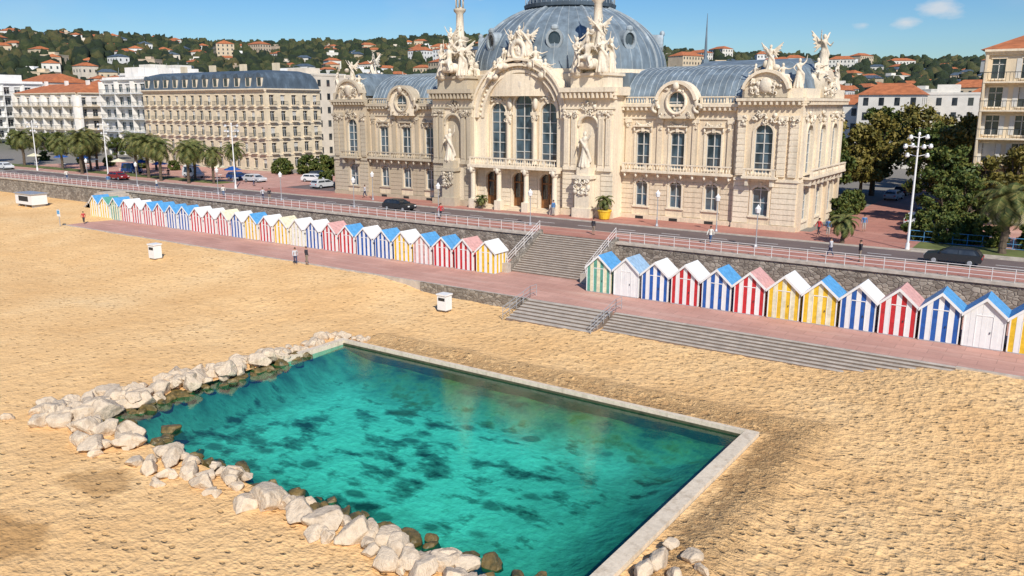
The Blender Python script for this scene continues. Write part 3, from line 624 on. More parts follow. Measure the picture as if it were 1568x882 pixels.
build('pool_water',[(-43.6,21.0,-.10),(-12.9,21.0,-.10),(-12.9,40.12,-.10),(-43.6,40.12,-.10)],[(0,1,2,3)],[m],None)
# ------------------------------------------------------------ rocks
def ico(sub):
    import bmesh
    bm=bmesh.new(); bmesh.ops.create_icosphere(bm,subdivisions=sub,radius=1); v=np.array([x.co[:] for x in bm.verts]); f=np.array([[q.index for q in p.verts] for p in bm.faces]); bm.free(); return v,f
iv,jf=ico(4)
rockm=stone_mat('boulder_stone',(.70,.56,.40),(.27,.17,.09),amt=.75,bs=.8,bd=.12); wetm=mat('algae_rock',(.17,.11,.035),.5,.6,2.5,bmp=.5,dark=(.04,.045,.018))
rv=[]
for k in range(14):
    p=[]; q=random.Random(k)
    cuts=[(Vector((q.gauss(0,1),q.gauss(0,1),q.gauss(0,1))).normalized(),q.uniform(.5,.8)) for _ in range(11)]
    for a in iv:
        a=Vector(a); 
        for nrm,dd_ in cuts:
            t=a.dot(nrm)
            if t>dd_: a=a-nrm*(t-dd_)*.97
        a=a*(1+.09*noise.noise(a*1.6+Vector((k*7,0,0)))+.07*noise.noise(a*4+Vector((k,3,0)))+.04*noise.noise(a*9+Vector((k,3,0)))); p.append(a[:])
    rv.append(np.array(p))
def rocks(name,items,mt):
    V=[];F=[];o=0
    for (x,y,z,s,k) in items:
        q=R.uniform(0,6.28); c,t=math.cos(q),math.sin(q); a=rv[k%14]*np.array([s*R.uniform(.95,1.4),s*R.uniform(.75,1.1),s*R.uniform(.6,.9)])
        a=a@np.array([[c,t,0],[-t,c,0],[0,0,1]])+np.array([x,y,z]); V.append(a); F.append(jf+o); o+=len(a)
    V=np.concatenate(V);F=np.concatenate(F)
    return build(name,V.tolist(),F.tolist(),[mt],None,None,True)
it=[]
for i in range(150):
    y=R.uniform(20.2,35.5); t=(y-20.5)/15; w=3.8*(1-t)+1.3*t; d=R.uniform(-.3,w); s=R.uniform(.34,.88)*(1.1-.35*t)
    it.append((-43.4-d,y,.12+.4*(1-d/w)*R.random(),s,i))
for i in range(30): it.append((-43.6-R.uniform(-.1,1.3),R.uniform(35,41.5),.15,R.uniform(.25,.5)*(1.6 if i%6==0 else 1),i))
for i in range(9): it.append((R.uniform(-43,-41.5),40.9+R.uniform(0,.7),.12,R.uniform(.2,.35),i))
for i in range(95):
    x=R.uniform(-45,-15.5); t=(x+45)/30; w=2.3*(1-t)+1.5*t
    if -37.5<x<-36.2: continue
    it.append((x,21.6-R.uniform(-.1,w),.12+.2*R.random(),R.uniform(.3,.75) if x<-36 else R.uniform(.25,.68),i))
for i in range(7): it.append((-27+i*1.7+R.uniform(-.3,.3),20.7+R.uniform(-.3,.3),.3,R.uniform(.75,1.0),i+3))
for x,y,s in((-11.2,25.7,.62),(-10.3,26.6,.48),(-11.4,24.7,.5),(-10.3,25.2,.42),(-11.3,27.0,.34),(-9.6,26.0,.3)): it.append((x,y,.42,s,int(s*50)))
for x,y,s in((-47.2,19,.3),(-33,19,.4),(-38.5,19.2,.3)): it.append((x,y,.12,s,int(s*50)))
rocks('boulder_border',it,rockm)
it=[]
for i in range(60): it.append((R.uniform(-43.6,-42.3),R.uniform(22,37),-.22+R.uniform(-.1,.12),R.uniform(.3,.6),i))
for i in range(100): it.append((R.uniform(-43.2,-14),21.6+abs(R.gauss(.2,.5)),-.2+R.uniform(-.15,.1),R.uniform(.3,.6),i))
rocks('algae_boulders',it,wetm)
# ------------------------------------------------------------ beach huts
hc={}
def hut(x,y,st,base,roof,sc=1.0):
    key=(st,base,roof)
    if key not in hc:
        mb=MB(); w,d,he,hr=2.25,2.2,2.2,3.2; n=7
        hz_=lambda xx:he+(hr-he)*(1-abs(xx)/(w/2))
        mb.box(-w/2+.02,w/2-.02,.02,d,0.06,he,base)
        for i in range(n):
            a=-w/2+i*w/n; bb=a+w/n; mt=st if i%2==0 else base; pr=-.012 if i%2 else 0
            pts=[(a,.05),(bb,.05),(bb,hz_(bb)),(a,hz_(a))] if not(a<0<bb) else [(a,.05),(bb,.05),(bb,hz_(bb)),(0,hr),(a,hz_(a))]
            mb.wall(pts,[],pr,.03,mt)
            mb.wall(pts,[],d+.02,.03,mt)
        for s in(-1,1):
            for i in range(n):
                a=.03+i*(d-.03)/n; bb=a+(d-.03)/n; mt=st if i%2 else base
                x0=s*w/2; mb.box(min(x0,x0+s*(.012+.006*(i%2))),max(x0,x0+s*(.012+.006*(i%2))),a,bb-.004,.05,he,mt)
            ov=.16; sl=(hr-he)/(w/2); x1=s*(w/2+ov); z1=he-ov*sl
            mb.add([(0,-ov,hr+.03),(x1,-ov,z1+.03),(x1,d+ov,z1+.03),(0,d+ov,hr+.03),(0,-ov,hr+.1),(x1,-ov,z1+.1),(x1,d+ov,z1+.1),(0,d+ov,hr+.1)],[(0,1,2,3),(4,5,6,7),(0,1,5,4),(1,2,6,5),(2,3,7,6)],roof)
            mb.add([(0,-ov-.02,hr-.1),(x1,-ov-.02,z1-.1),(x1,-ov-.02,z1+.11),(0,-ov-.02,hr+.11),(0,-ov+.02,hr-.1),(x1,-ov+.02,z1-.1),(x1,-ov+.02,z1+.11),(0,-ov+.02,hr+.11)],[(0,1,2,3),(0,1,5,4),(2,3,7,6)],'white')
        for s in(-1,1): mb.box(s*w/2-.04,s*w/2+.04,-.03,.03,.05,he-.03,'white'); mb.box(s*.48-.02,s*.48+.02,-.028,.0,.1,2.1,'white')
        mb.box(-.46,.46,-.028,.0,2.1,2.16,'white'); mb.box(.34,.38,-.06,-.02,1.0,1.14,'iron')
        mb.box(-w/2,w/2,-.02,d+.02,0,.055,'grey')
        ob=mb.out('hut_proto'); hc[key]=ob.data; ob.data.name='beach_hut'; bpy.data.objects.remove(ob)
    o=bpy.data.objects.new('beach_hut',hc[key]); scene.collection.objects.link(o); o.location=(x,y,1.0); o.rotation_euler[2]=R.uniform(-.04,.04); o.scale=(sc,sc,sc*R.uniform(.98,1.02)); return o
lefts="yb yg gb rw rw rb rb bb bb rw rw ry bw yb rw yy ww bw rr rb bw bb yw pb rb rr yw".split()
stc_={'y':('yellow','white'),'g':('green','cream'),'r':('red','white'),'b':('blue','white'),'w':('cream','white'),'p':('pink','white')}
rf={'b':'lblue','w':'white','g':'green','r':'pink','y':'cream'}
for i,k in enumerate(lefts):
    s,bs=stc_[k[0]]; hut(-117.2+i*2.72,62.4,s,bs,rf[k[1]],.95)
rights=[('green','cream','lblue'),('white','white','gblue'),('blue','white','white'),('red','white','white'),('blue','white','lblue'),('red','white','pink'),('yellow','cream','white'),('yellow','cream','lblue'),('blue','white','white'),('red','white','pink'),('blue','white','lblue'),('white','white','lblue'),('yellow','white','lblue'),('blue','white','white'),('red','white','white')]
for i,(s,bs,rr_) in enumerate(rights): hut(-33.4+i*2.66,61.2,s,bs,rr_,1.0+.006*i)
# ------------------------------------------------------------ vegetation
def leafmat(name,a,bb,c_):
    m,nt,b=newmat(name); g=nt.nodes.new('ShaderNodeNewGeometry'); v=coords(nt)
    f=mathn(nt,'ADD',mathn(nt,'MULTIPLY',g.outputs['Random Per Island'],.55),mathn(nt,'MULTIPLY',noi(nt,v,.6,2),.5))
    nt.links.new(ramp(nt,f,[(.25,a),(.5,bb),(.8,c_)]),b.inputs['Base Color']); b.inputs['Roughness'].default_value=.6; b.inputs['Specular IOR Level'].default_value=.25
    return m
leaf=leafmat('tree_leaves',(.03,.055,.012),(.07,.10,.022),(.16,.16,.035)); leaf2=leafmat('yellowing_leaves',(.06,.06,.015),(.14,.125,.025),(.25,.19,.045))
palmm=leafmat('palm_leaves',(.05,.075,.02),(.11,.13,.035),(.22,.19,.06)); bark=mat('bark',(.12,.085,.055),.9,.4,5,bmp=.5)
def leaves(rs,centers,rad,n,size):
    P=[]
    for c,r in zip(centers,rad):
        d=rs.normal(size=(n,3)); d/=np.linalg.norm(d,axis=1)[:,None]; d*= (rs.random(n)**.45)[:,None]*r; d[:,2]*=.75; P.append(d+c)
    P=np.concatenate(P); N=len(P)
    a=rs.normal(size=(N,3)); a/=np.linalg.norm(a,axis=1)[:,None]; bvec=np.cross(a,rs.normal(size=(N,3))); bvec/=np.linalg.norm(bvec,axis=1)[:,None]
    s=(size*(.6+.8*rs.random(N)))[:,None]
    V=np.stack([P-a*s,P+bvec*s*.55,P+a*s,P-bvec*s*.55],1).reshape(-1,3)
    return V,np.arange(4*N).reshape(N,4)
def tree_mesh(seed,h,r,mt,n=130,size=.30,trunk=.33):
    rs=np.random.RandomState(seed); q=random.Random(seed); mb=MB()
    th=h*trunk; mb.cyl((0,0,-.2),(0,0,th),r*.085,r*.06,8,bark)
    cs=[];rd=[]
    for i in range(44):
        a=q.uniform(0,2*pi); t=q.random(); zz=th*.85+(h-th*.95)*t; rr=r*math.sin(pi*min(.97,.15+.78*t))**.6*q.uniform(.25,.98)
        cs.append(np.array([rr*math.cos(a),rr*math.sin(a),zz])); rd.append(r*q.uniform(.16,.32))
    for c in cs[:14]: 
        mid=(c[0]*.4,c[1]*.4,th+(c[2]-th)*.5); mb.cyl((0,0,th*.8),mid,r*.04,r*.025,5,bark,False); mb.cyl(mid,tuple(c),r*.025,r*.008,5,bark,False)
    V,F=leaves(rs,cs,rd,n,size); k=len(mb.v)
    vs=mb.v+V.tolist(); fs=[list(f) for f in mb.f]+(F+k).tolist()
    me=bpy.data.meshes.new('tree'); me.from_pydata(vs,[],fs); me.materials.append(bark); me.materials.append(mt)
    me.polygons.foreach_set('material_index',[0]*len(mb.f)+[1]*len(F)); return me
tms=[tree_mesh(1,11,4.6,leaf),tree_mesh(2,12,5.2,leaf2),tree_mesh(3,10,4.2,leaf),tree_mesh(4,11,3.4,leaf2)]
bush=tree_mesh(9,2.4,1.7,leaf,90,.16,.12)
def tree(k,x,y,z=4,s=1,name='plane_tree'): return inst(tms[k],name,(x,y,z),R.uniform(0,6),s)
for k,x,y,s in[(0,-27.5,112,.85),(1,-30,119,.95),(0,-12.2,101,.8),(1,-11,112,.95),(2,-9.5,95,.6),(0,-12,121,1.0),(1,-25,128,.95),(2,-33,127,1.0),(0,-18,140,.95),(3,-13,131,1.0),(1,-6,103,.7),(3,-24.5,118,.9),(2,-11,92,.5),(2,-39,140,1.1),(1,-22.5,150,1.05),(2,-30,108,.65),(0,-12,145,1.1),(0,-30,160,1.15)]: tree(k,x,y,4,s)
for k,x,y,s in[(0,-118,121,.85),(2,-113,118,.75),(0,-121,132,1.05),(1,-108,128,.9),(2,-127,140,1.1),(0,-104,112,.6),(3,-112,135,1.1),(2,-183,112,.6),(0,-190,108,.5),(1,-203,108,.55),(2,-214,106,.6),(0,-224,108,.55),(2,-240,108,.6)]: tree(k,x,y,4,s)
for x,y,s in[(-127,104,1),(-124,103,1.2),(-22.8,104,1.1),(-22.9,100,.9),(-23,108,1),(-12.2,88,1.1),(-10,87,1),(-8,88,1.1),(-121,106,1.4),(-118,108,1.4),(-115,107,1.3),(-6,86.5,.8),(-3,87,.9),(-150,97,.8),(-160,96,.8),(-172,96,.9),(-185,97,.9),(-200,96,.9),(-20.5,92,.8),(-104,95,.8)]: inst(bush,'shrub',(x,y,4.05),R.uniform(0,6),s)
def palm_mesh(seed,h,fr=34,fl=2.6,tr=.22):
    q=random.Random(seed); mb=MB()
    prev=(0,0,-.2)
    for i in range(8):
        z=h*(i+1)/8; p=(.05*math.sin(i),.05*math.cos(i*1.3),z); mb.cyl(prev,p,tr*(1.15 if i else 1.4),tr*.95,9,bark); prev=p
    mb.ell((0,0,h),(tr*1.7,tr*1.7,tr*1.9),bark,8)
    for k in range(fr):
        a=2.39996*k+q.uniform(-.2,.2); el=1.35-2.0*(k/fr)+q.uniform(-.1,.1); L=fl*q.uniform(.85,1.1)
        pts=[];p=Vector((0,0,h+.1)); d=el
        for s in range(9):
            pts.append(p.copy()); p=p+Vector((math.cos(a)*math.cos(d),math.sin(a)*math.cos(d),math.sin(d)))*L/8; d-=.22+.02*s
        side=Vector((-math.sin(a),math.cos(a),0))
        for s in range(8):
            mb.cyl(pts[s],pts[s+1],.03,.02,3,palmm,False)
            for u in(.0,.33,.66):
                c=pts[s].lerp(pts[s+1],u); t=(s+u)/8; ll=L*.24*math.sin(pi*min(1,.12+t*.85)); fw=(pts[s+1]-pts[s]).normalized()
                for sg in(-1,1):
                    tip=c+side*sg*ll+fw*ll*.45-Vector((0,0,ll*.35)); w=fw*.06
                    mb.add([tuple(c-w),tuple(c+w),tuple(tip)],[(0,1,2)],palmm)
    o=mb.out('p'); me=o.data; bpy.data.objects.remove(o); return me
pm1=palm_mesh(1,5.2,44,3.2); pm2=palm_mesh(2,4.4,42,3.0,.28); pm3=palm_mesh(3,2.0,24,1.9,.2)
for me,x,y,s in[(pm1,-160,84,1.2),(pm1,-138,84,1.15),(pm1,-127,86,1.1),(pm1,-119,84,.9),(pm1,-145,86,1.2),(pm1,-166,90,1.1),(pm1,-188,86,1.1),(pm1,-203,86,1.1),(pm1,-157,82,1.15),(pm1,-163,87,1.0),(pm1,-131,82,1.15),(pm1,-123,82,1.0),(pm1,-148,90,1.05),(pm1,-170,85,1),(pm1,-137,92,1.0),(pm1,-128,95,.9),(pm1,-153,95,1.0),(pm2,-5,83,1.05),(pm3,-18,81,1.0),(pm2,2,86,1.2),(pm3,-62,82.5,.6),(pm1,-180,90,1),(pm1,-195,92,1)]:
    inst(me,'palm_tree',(x,y,4.1),R.uniform(0,6),s*R.uniform(.93,1.07))
pot=MB(); pot.lathe(0,0,[(.45,0),(.6,.1),(.75,.9),(.85,1.0),(.8,1.1),(.6,1.05)],14,'yellow'); po=pot.out('potted_palm',None,False,(-44.5,82.6,4.12)); inst(pm3,'palm',(0,0,.6),0,.75,po)
lawnm=mat('lawn_grass',(.12,.14,.035),.95,.5,.6,bmp=.6)
slab('lawn',-12,30,81.2,85.6,3.9,4.18,lawnm); slab('lawn_kerb',-12.15,30,81.0,81.19,3.9,4.24,conc)
railing('garden_fence',[(-13,86.2,4.05),(30,86.2,4.05)],1.1,'lblue',1.2,(.1,.5,1.0))
slab('garden_path',-13.4,40,85.62,104,3.9,4.08,pinkpave)
slab('planting_bed',-200,-118,84,87,3.9,4.2,lawnm)
# hill woods
bv,bf=ico(2)
vars_=[]
for k in range(8):
    vars_.append(np.array([ (Vector(a)*(1+.5*noise.noise(Vector(a)*1.7+Vector((k*5,1,2)))+.35*noise.noise(Vector(a)*4+Vector((k,5,0)))))[:] for a in bv]))
V=[];F=[];o=0; q=random.Random(11)
for i in range(15500):
    az=math.radians(q.uniform(-70,6)); r=230+ (1200-230)*q.random()**.75
    x,y=r*math.sin(az),r*math.cos(az)
    if y<150 and r<330: continue
    dens=noise.noise((x/70,y/70,3)) 
    if dens<-.35 and r<700: continue
    s=q.uniform(1.8,4.4)*(1+r/2500); z=hz(x,y)
    V.append(vars_[q.randrange(8)]*np.array([s,s,s*q.uniform(.8,1.6)])+np.array([x,y,z+s*.7])); F.append(bf+o); o+=len(bv)
m,nt,b=newmat('wood_foliage'); v=coords(nt); g=nt.nodes.new('ShaderNodeNewGeometry')
f=mathn(nt,'ADD',mathn(nt,'MULTIPLY',g.outputs['Random Per Island'],.5),mathn(nt,'MULTIPLY',noi(nt,v,.5,4,.7),.55))
nt.links.new(ramp(nt,f,[(.3,(.015,.03,.014)),(.55,(.045,.065,.02)),(.72,(.10,.10,.035)),(.85,(.17,.12,.045))]),b.inputs['Base Color']); b.inputs['Roughness'].default_value=.9
bump(nt,b,noi(nt,v,1.2,4,.8),1.0,1.5)
V=np.concatenate(V);F=np.concatenate(F)
me=bpy.data.meshes.new('hill_woods'); me.from_pydata(V.tolist(),[],F.tolist()); me.materials.append(m); me.polygons.foreach_set('use_smooth',[True]*len(me.polygons)); ob=bpy.data.objects.new('hill_woods',me); scene.collection.objects.link(ob)
# ------------------------------------------------------------ town
walls=[mat('render_'+str(i),c,.85,.15,.4) for i,c in enumerate([(.66,.58,.47),(.70,.66,.58),(.60,.48,.33),(.76,.74,.70),(.54,.42,.30)])]
tile=mat('terracotta_tiles',(.46,.15,.055),.85,.35,.8,bmp=.4); slate=M['zincd']
tn=MB(); q=random.Random(5)
def house(mb,x,y,z,w,d,h,rz,wm,rm,fl):
    mb.T=Matrix.Translation((x,y,z))@Matrix.Rotation(rz,4,'Z')
    mb.box(-w/2,w/2,-d/2,d/2,-3,h,wm)
    o=.4;rh=min(w,d)*.22
    if rm is None: mb.box(-w/2-.1,w/2+.1,-d/2-.1,d/2+.1,h+.002,h+.5,wm); mb.box(-w*.2,w*.15,-d*.2,d*.2,h+.5,h+2.2,wm)
    else: mb.add([(-w/2-o,-d/2-o,h),(w/2+o,-d/2-o,h),(w/2+o,d/2+o,h),(-w/2-o,d/2+o,h),(-w/4,0,h+rh),(w/4,0,h+rh)],[(0,1,5,4),(1,2,5),(2,3,4,5),(3,0,4)],rm)
    nf=max(1,int(h/3)); nw=max(2,int(w/2.6)); nd=max(1,int(d/2.8))
    for j in range(nf):
        zz=j*h/nf+.8
        for i in range(nw): a=-w/2+(i+.5)*w/nw; mb.box(a-.5,a+.5,-d/2-.05,-d/2-.001,zz,zz+1.6,'glassd')
        for i in range(nd): a=-d/2+(i+.5)*d/nd; mb.box(w/2+.001,w/2+.05,a-.5,a+.5,zz,zz+1.6,'glassd')
placed=[]
for i in range(1400):
    az=math.radians(q.uniform(-69,5)); r=205+ 640*q.random()**1.1
    x,y=r*math.sin(az),r*math.cos(az)
    if y<145: continue
    if abs(x+18)<9 and y<200: continue
    if any((x-a)**2+(y-b)**2<18**2 for a,b in placed): continue
    placed.append((x,y)); big=q.random()<(.35 if r<400 else .12)
    w,d,h=(q.uniform(14,24),q.uniform(11,14),q.uniform(10,16)) if big else (q.uniform(9,14),q.uniform(8,11),q.uniform(5.5,9))
    if r<260: h=min(h,11)
    house(tn,x,y,hz(x,y),w,d,h,q.choice([0,.2,-.25,.5,-.5,1.2]),q.choice(walls),q.choice([tile,tile,tile,tile,None,slate]) ,0)
for x,y,w,d,h in((-35,192,12,11,15),(-26,205,12,12,15),(-18,215,14,12,14),(-45,200,11,10,13),(-4,185,13,12,14)): house(tn,x,y,4,w,d,h,.05,walls[1],tile if x!=-26 else None,0)
for x,y,w,d,h in((-215,160,26,14,20),(-190,165,24,14,21),(-170,150,20,12,20),(-255,150,26,14,19),(-290,145,24,14,20),(-150,165,16,12,17)): house(tn,x,y,4,w,d,h,.0,q.choice(walls[:4]),q.choice([tile,None]),0)
tn.T=Matrix.Identity(4); tn.out('distant_town')
def apartment(name,x0,x1,y0,y1,fl,fh,wm,roof,trim='stone2',ww=1.1,wh=1.9,sp=2.7,balc=0,shut=None,mans=3.6,gw='glassd',rail='iron'):
    e=empty(name,(0,0,0)); A=MB();Wn=MB();Rf=MB(); H=fl*fh; z0=4
    for T,L in((Matrix.Translation((x0,y0,0)),x1-x0),(Matrix.Translation((x1,y0,0))@Matrix.Rotation(pi/2,4,'Z'),y1-y0)):
        A.T=T;Wn.T=T; n=max(1,int(L/sp)); hs=[]; cs=[(i+.5)*L/n for i in range(n)]
        for j in range(fl):
            for c in cs: hs.append([(c-ww/2,z0+j*fh+.55),(c+ww/2,z0+j*fh+.55),(c+ww/2,z0+j*fh+.55+wh),(c-ww/2,z0+j*fh+.55+wh)])
        A.wall([(0,z0-1),(L,z0-1),(L,z0+H),(0,z0+H)],hs,0,.35,wm,oe=False)
        for j in range(fl):
            z=z0+j*fh
            if j: A.box(0,L,-.12,-.002,z-.12,z+.08,trim)
            for i,c in enumerate(cs):
                Wn.box(c-ww/2-.05,c+ww/2+.05,.22,.26,z+.5,z+.6+wh,gw); Wn.box(c-.04,c+.04,.17,.217,z+.55,z+.55+wh,'frame')
                if (i*5+j*11)%7<2: Wn.box(c-ww/2+.04,c+ww/2-.04,.205,.216,z+.55+wh*(.3+.1*(i%4)),z+.55+wh,'frame')
                Wn.box(c-ww/2,c+ww/2,.17,.204,z+.55+wh*.7,z+.62+wh*.7,'frame'); Wn.box(c-ww/2-.12,c+ww/2+.12,-.12,.0,z+.4,z+.545,trim); 
                Wn.box(c-ww/2-.12,c+ww/2+.12,-.08,.0,z+.56+wh,z+.72+wh,trim)
                if shut and j and (i*7+j*3)%5: 
                    for s in(-1,1): Wn.box(c+s*(ww/2+.28)-.25,c+s*(ww/2+.28)+.25,-.05,-.003,z+.56,z+.55+wh,shut)
                if balc==1 and j:
                    A.box(c-ww/2-.3,c+ww/2+.3,-.6,-.003,z+.22,z+.38,trim); Wn.box(c-ww/2-.25,c+ww/2+.25,-.58,-.55,z+1.2,z+1.26,rail)
                    for k in range(7): xx=c-ww/2-.25+k*(ww+.5)/6; Wn.box(xx-.02,xx+.02,-.58,-.55,z+.38,z+1.2,rail)
            if balc==2 and j:
                A.box(.2,L-.2,-1.3,-.003,z+.05,z+.22,trim); Wn.box(.2,L-.2,-1.28,-1.22,z+1.15,z+1.22,rail)
                for k in range(int(L/.35)): Wn.box(.2+k*.35,.24+k*.35,-1.27,-1.24,z+.22,z+1.15,rail)
                for k in range(int(L/(sp*2))+1): A.box(.2+k*(L-.6)/int(L/(sp*2)+.001),.4+k*(L-.6)/int(L/(sp*2)+.001),-1.28,-.0,z+.22,z+fh,wm)
        cornice(A,0,L,0,z0+H,trim,.6,.6,dent=False,back=.3 if T.to_euler().z<.1 else 0)
    A.T=Wn.T=Matrix.Identity(4)
    A.box(x0+.4,x1-.4,y0+.4,y1,z0,z0+H-.05,'dark'); A.box(x0,x0+.4,y0+.01,y1,z0,z0+H,wm); A.box(x0+.4,x1-.36,y1,y1+.3,z0,z0+H,wm)
    A.box(x0+.02,x1-.02,y0+.31,y1,z0+H-.04,z0+H+.55,wm)
    zr=z0+H+.6
    if roof=='mansard':
        k=[(0,0),(.5,mans*.55),(1.2,mans*.85),(3.0,mans)]
        for (a,za),(c,zb) in zip(k,k[1:]):
            Rf.add([(x0+a,y0+a,zr+za),(x1-a,y0+a,zr+za),(x1-a,y1-a,zr+za),(x0+a,y1-a,zr+za),(x0+c,y0+c,zr+zb),(x1-c,y0+c,zr+zb),(x1-c,y1-c,zr+zb),(x0+c,y1-c,zr+zb)],[(0,1,5,4),(1,2,6,5),(2,3,7,6),(3,0,4,7),(4,5,6,7)],'zincd')
        n=int((x1-x0)/3.4)
        for i in range(n):
            c=x0+(i+.5)*(x1-x0)/n; Rf.box(c-.75,c+.75,y0+.1,y0+2,zr+.2,zr+2.2,trim); Rf.box(c-.5,c+.5,y0+.05,y0+.097,zr+.5,zr+2.0,gw); Rf.ring(c,zr+2.1,.05,.85,0,pi,y0-.0,y0+2,8,'zincd')
        for i in range(4): c=x0+(i+.5)*(x1-x0)/4; Rf.box(c-.8,c+.8,(y0+y1)/2,(y0+y1)/2+.7,zr+mans-.5,zr+mans+1.6,wm)
    elif roof=='tile':
        o=.5; rh=2.6; Rf.add([(x0-o,y0-o,zr),(x1+o,y0-o,zr),(x1+o,y1+o,zr),(x0-o,y1+o,zr),(x0+5,(y0+y1)/2,zr+rh),(x1-5,(y0+y1)/2,zr+rh)],[(0,1,5,4),(1,2,5),(2,3,4,5),(3,0,4)],tile)
        for i in range(3): c=x0+(i+.5)*(x1-x0)/3; Rf.box(c-.5,c+.5,(y0+y1)/2-1.5,(y0+y1)/2-.8,zr+1,zr+3.4,wm)
    else:
        Rf.box(x0,x1,y0,y1,zr+.002,zr+.5,wm); Rf.box(x0+4,x0+10,y0+4,y1-3,zr+.5,zr+3,wm); Rf.box(x1-9,x1-4,y0+3,y1-4,zr+.5,zr+2.4,wm)
        for i in range(5): c=x0+(i+.5)*(x1-x0)/5; Rf.cyl((c,y0+3,zr),(c,y0+3,zr+3),.04,.04,4,'grey')
    A.out('walls',e);Wn.out('windows',e);Rf.out('roof',e); return e
hotelw=mat('hotel_render',(.72,.60,.42),.85,.18,.5); whiter=mat('white_render',(.78,.74,.68),.85,.15,.5)
apartment('grand_hotel',-175,-133,107,121,5,3.1,hotelw,'mansard',balc=1)
apartment('apartment_building',-209,-180,117,132,6,3.1,whiter,'flat',trim='white',ww=1.9,sp=3.2,balc=2,gw='glass')
apartment('apartment_building',-256,-222,117,132,5,3.1,whiter,'tile',balc=2,shut=None,ww=1.4)
apartment('apartment_building',-305,-262,110,128,6,3.1,walls[3],'flat',trim='white',balc=2,ww=1.6)
apartment('corner_apartment_building',-10.5,18,107,122,6,3.05,mat('cream_render',(.70,.58,.41),.85,.2,.5),'tile',balc=2,ww=1.3,wh=2.1,shut='frame')
apartment('corner_apartment_building',-240,-212,140,152,7,3.0,walls[1],'flat',trim='white',balc=2,ww=1.6)
# ------------------------------------------------------------ street furniture
def tall_lamp(x,y,h=10,z=4.1):
    mb=MB(); mb.cyl((0,0,0),(0,0,.6),.2,.17,10,'white'); mb.cyl((0,0,.6),(0,0,h),.11,.07,10,'white')
    for lev,n,rad in((h-.1,2,.9),(h-.9,4,1.1),(h-1.7,2,.8)):
        for k in range(n):
            a=2*pi*k/n+.4*lev; p=(rad*math.cos(a),rad*math.sin(a),lev+.1); mb.cyl((0,0,lev-.1),p,.03,.03,5,'white'); mb.cyl((p[0],p[1],p[2]-.05),(p[0],p[1],p[2]+.1),.2,.12,8,'grey'); mb.ell((p[0],p[1],p[2]-.15),(.2,.2,.18),'white',10)
    mb.ell((0,0,h+.15),(.12,.12,.2),'white',8)
    return mb.out('street_lamp',None,False,(x,y,z))
for x,y,h in((-109,80.8,9.8),(-146,81,9.5),(-172,81,9.5),(-12.3,80.8,10.2),(-205,81,9.5)): tall_lamp(x,y,h)
def small_lamp(x,y,z=4.12,h=3.6):
    mb=MB(); mb.lathe(0,0,[(.18,0),(.18,.1),(.09,.3),(.07,.9),(.05,1.0),(.045,h-.5),(.1,h-.45)],8,'grey')
    mb.lathe(0,0,[(.1,h-.45),(.2,h-.4),(.26,h-.1),(.28,h),(.1,h+.2),(.03,h+.35)],8,'white'); return mb.out('lamp_post',None,False,(x,y,z))
for x,y in((-62,74),(-37.2,81),(-30.5,81),(-49,74),(-76,74),(-90,74),(-104,74),(-80,81.5),(-24,74),(-125,74),(-140,74)): small_lamp(x,y)
carm=[mat('car_paint_%d'%i,c,.25,.05) for i,c in enumerate([(.02,.025,.03),(.55,.56,.57),(.02,.06,.2),(.7,.7,.68),(.25,.02,.02)])]
def car(x,y,rz,k,z=4.02,van=False):
    mb=MB(); p=carm[k]; hh=1.95 if van else 1.42
    low=[(-2.1,.35),(2.1,.35),(2.15,.6),(2.05,.82),(1.2,.93),(-1.9,.95),(-2.12,.85),(-2.15,.55)]
    top=[(1.2,.93),(.45,hh-.08),(.1,hh),(-1.3,hh),(-1.7,hh-.08),(-2.0,.95)] if not van else [(1.5,.93),(.9,hh-.1),(.6,hh),(-1.9,hh),(-2.05,hh-.1),(-2.1,.95)]
    def loft(pr,w0,w1,m):
        n=len(pr); zs=[q[1] for q in pr]; zm,zM=min(zs),max(zs); vs=[]
        for s in(-1,1):
            for a,zz in pr: t=(zz-zm)/(zM-zm); vs.append((a,s*(w0+(w1-w0)*t),zz))
        mb.add(vs,[tuple(range(n)),tuple(range(2*n-1,n-1,-1))]+[(i,(i+1)%n,n+(i+1)%n,n+i) for i in range(n)],m)
    loft(low,.86,.84,p); loft(top,.82,.62,p)
    zl=.97; zh=hh-.14
    for s in(-1,1):
        for a0,a1,b0,b1 in ((1.05,-.35,.42,-.35),(-.43,-1.75,-.43,-1.5)):
            f=lambda zz:(.82+(.62-.82)*((zz-.93)/(hh-.93)))+.006
            mb.add([(a0,s*f(zl),zl),(a1,s*f(zl),zl),(b1,s*f(zh),zh),(b0,s*f(zh),zh)],[(0,1,2,3)],'glassd')
        for a in(-1.3,1.35):
            mb.cyl((a,s*.68,.32),(a,s*.885,.32),.32,.32,16,'rubber'); mb.cyl((a,s*.886,.32),(a,s*.895,.32),.19,.17,10,'grey')
        mb.box(2.08,2.16,s*.6-.15,s*.6+.15,.6,.74,'white'); mb.box(-2.17,-2.1,s*.65-.12,s*.65+.12,.65,.8,'red'); mb.box(.85,.98,s*.86-.08,s*.86+.08,.98,1.1,p)
    if not van:
        mb.add([(1.17,-.7,.99),(1.17,.7,.99),(.5,.58,hh-.12),(.5,-.58,hh-.12)],[(0,1,2,3)],'glassd'); mb.add([(-1.99,-.7,1.0),(-1.99,.7,1.0),(-1.76,.58,hh-.13),(-1.76,-.58,hh-.13)],[(0,1,2,3)],'glassd')
    o=mb.out('parked_car' if not van else 'parked_van',None,False,(x,y,z)); o.rotation_euler[2]=rz
